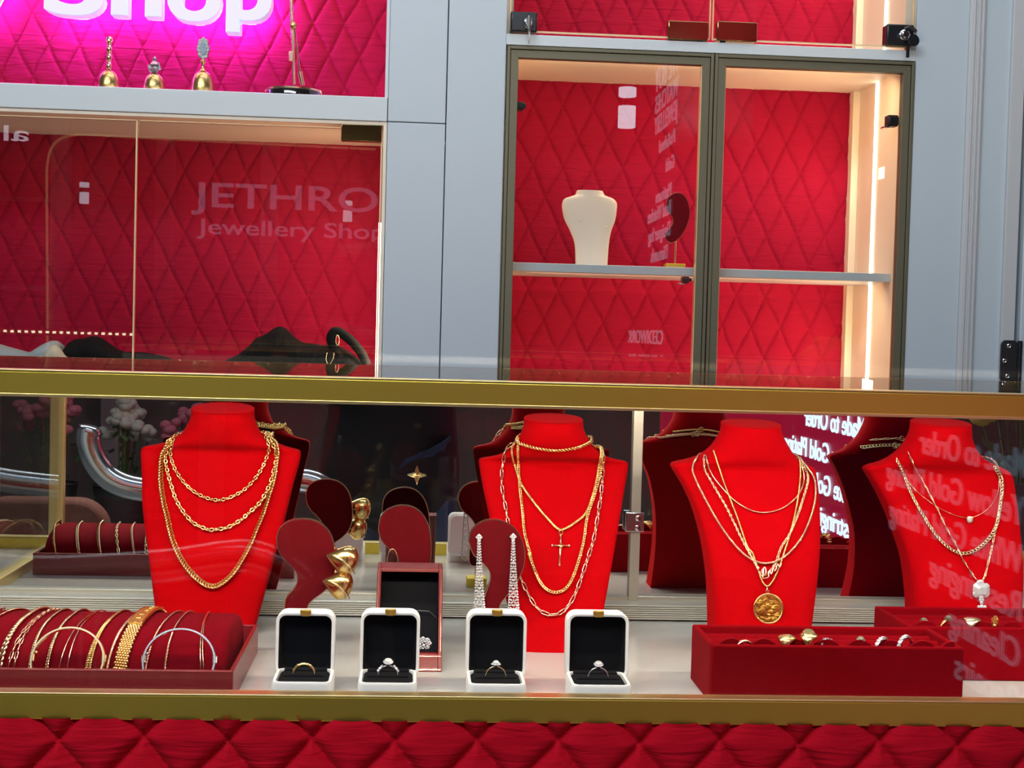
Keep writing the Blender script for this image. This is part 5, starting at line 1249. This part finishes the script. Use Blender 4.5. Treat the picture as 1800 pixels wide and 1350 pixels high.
M['lamp_dim'] = emis('added lamp glow', (.72, .84, 1), 4.5)
for (px, py, wpx, D, lab) in ((1103, 187, 31, 2*YB+1.6, 'brightest two part white pendant lamp, seen in the right cabinet glass'), (147, 338, 16, 2*YB+4.0, 'small two part white lamp added for a repeated reflection, near the framed flower print'), (611, 370, 16, 2*YB+4.0, 'small two part white lamp added for a repeated reflection, beside the reversed lettering')):  # the two small lamps are added, repeating one lamp's reflection
    c = P(px, py, D); c.y = 2*YB-D; w_ = sz(wpx, D)/2
    t = thing('pendant_lamp', lab, 'lamp', tuple(c))
    part(t, 'upper_shade', MB().lathe([(w_, .0), (w_, w_*1.0)], c+V((0, 0, w_*1.15)), 20), 'lamp_white' if wpx > 20 else 'lamp_dim', smooth='auto')
    part(t, 'lower_shade', MB().lathe([(w_, -w_*2.4), (w_, 0)], c+V((0, 0, w_*.05)), 20), 'lamp_white' if wpx > 20 else 'lamp_dim', smooth='auto')
    part(t, 'stem', MB().tube([c+V((0, 0, w_*2.1)), V((c.x, c.y, 3.25))], .004, 6), 'black_metal')
M['far_text'] = emis('pale reflection lettering', (.62, .60, .95), 1.15)
def far_text(txt, px, py, wpx, cappx, D, mirrored=True):
    a = P(px, py, D); c = text_mesh(txt, 1, .002, .012); w0 = min(v.x for v in c.v); w1 = max(v.x for v in c.v); W_ = sz(wpx, D); kx = W_/(w1-w0); kz = sz(cappx, D)/.70
    c.v = [V((a.x+(v.x-w0)*kx, 2*YB-D+v.z, a.z+v.y*kz)) for v in c.v]; return c
ws = thing('reflection_lettering', 'pale reversed Jethro Jewellery Shop lettering added for a double reflection of the sign', 'sign', (-.9, -3.9, 1.9))  # added lettering and glass sheet, imitating a doubly reflected sign
D = 2*YB+3.9
part(ws, 'glass_sheet', MB().box(-1.75, -.15, -3.915, -3.908, 1.35, 2.35), 'glass')
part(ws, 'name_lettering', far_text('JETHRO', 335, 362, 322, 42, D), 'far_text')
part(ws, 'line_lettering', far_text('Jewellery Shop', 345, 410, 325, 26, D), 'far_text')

def rev_text(txt, px, py, wpx, cappx, D):
    a = P(px, py, D); c = text_mesh(txt, 1, .002, .01); w0 = min(v.x for v in c.v); w1 = max(v.x for v in c.v); W_ = sz(wpx, D); kx = W_/(w1-w0); kz = sz(cappx, D)/.70
    c.v = [V((a.x+W_-(v.x-w0)*kx, 2*YB-D-v.z, a.z+v.y*kz)) for v in c.v]; return c
ds = thing('door_sign', 'small sign reading CLOSED hanging across the walkway', 'sign', (P(200, 350, D).x, 2*YB-D, P(200, 350, D).z))
a, b = P(160, 364, D), P(242, 338, D)
part(ds, 'board', MB().box(a.x, b.x, a.y-.012, a.y-.004, a.z, b.z), mat('dark sign board', (.05, .012, .03), rough=.4), bevel=.002)
part(ds, 'lettering', rev_text('CLOSED', 167, 358, 68, 15, D), mat('sign lettering paint', (.35, .22, .28), rough=.5))
fs = thing('shop_lettering', 'white lettering ending in al, high across the walkway', 'sign', (P(20, 240, D).x, 2*YB-D, P(20, 240, D).z))
part(fs, 'lettering', rev_text('al', 5, 246, 42, 26, D), emis('white shop lettering', (.9, .85, 1), 4.5))
ar = thing('arched_frame', 'slender gold arch with added glow outlining the shopfront across the walkway', 'arch', (P(160, 400, D).x, 2*YB-D, 0))  # brass arch, its bright gold shine put in as emission
def wm(p): return V((p.x, 2*YB-p.y, p.z))
part(ar, 'tube', MB().tube(cr([wm(P(x, y, D+.2)) for x, y in ((82, 900), (82, 520), (81, 330), (82, 290), (88, 262), (102, 245), (122, 238), (145, 236), (190, 238), (240, 241), (420, 250), (660, 262))], 5), .0075, 8), emis('gold tube added glow', (1, .62, .30), 1.3), smooth=True)

D2 = 2*YB+3.8
lb = thing('light_bar', 'row of tiny warm lamps on a brass bar across the walkway', 'light', (P(110, 582, D2).x, 2*YB-D2, P(110, 582, D2).z))
a, b = wm(P(-60, 580, D2)), wm(P(236, 588, D2)); g = sz(5.5, D2)
part(lb, 'bar', MB().obox((a+b)/2, (b-a)/2, V((0, .006, 0)), V((0, 0, g))), 'gold_dull')
dm = MB()
for k in range(24):
    p = a.lerp(b, (k+.5)/24); dm.box(p.x-.009, p.x+.009, p.y+.0065, p.y+.012, p.z-.007, p.z+.007)
part(lb, 'small_lamp', dm, emis('small warm lamp', (1, .84, .62), 14))['kind'] = 'stuff'
a, b = wm(P(242, 594, D2)), wm(P(664, 604, D2)); g = sz(3.5, D2)
single('brass_bar', 'plain brass bar continuing beside the row of tiny lamps', 'bar', MB().obox((a+b)/2, (b-a)/2, V((0, .006, 0)), V((0, 0, g))), 'gold_dull')
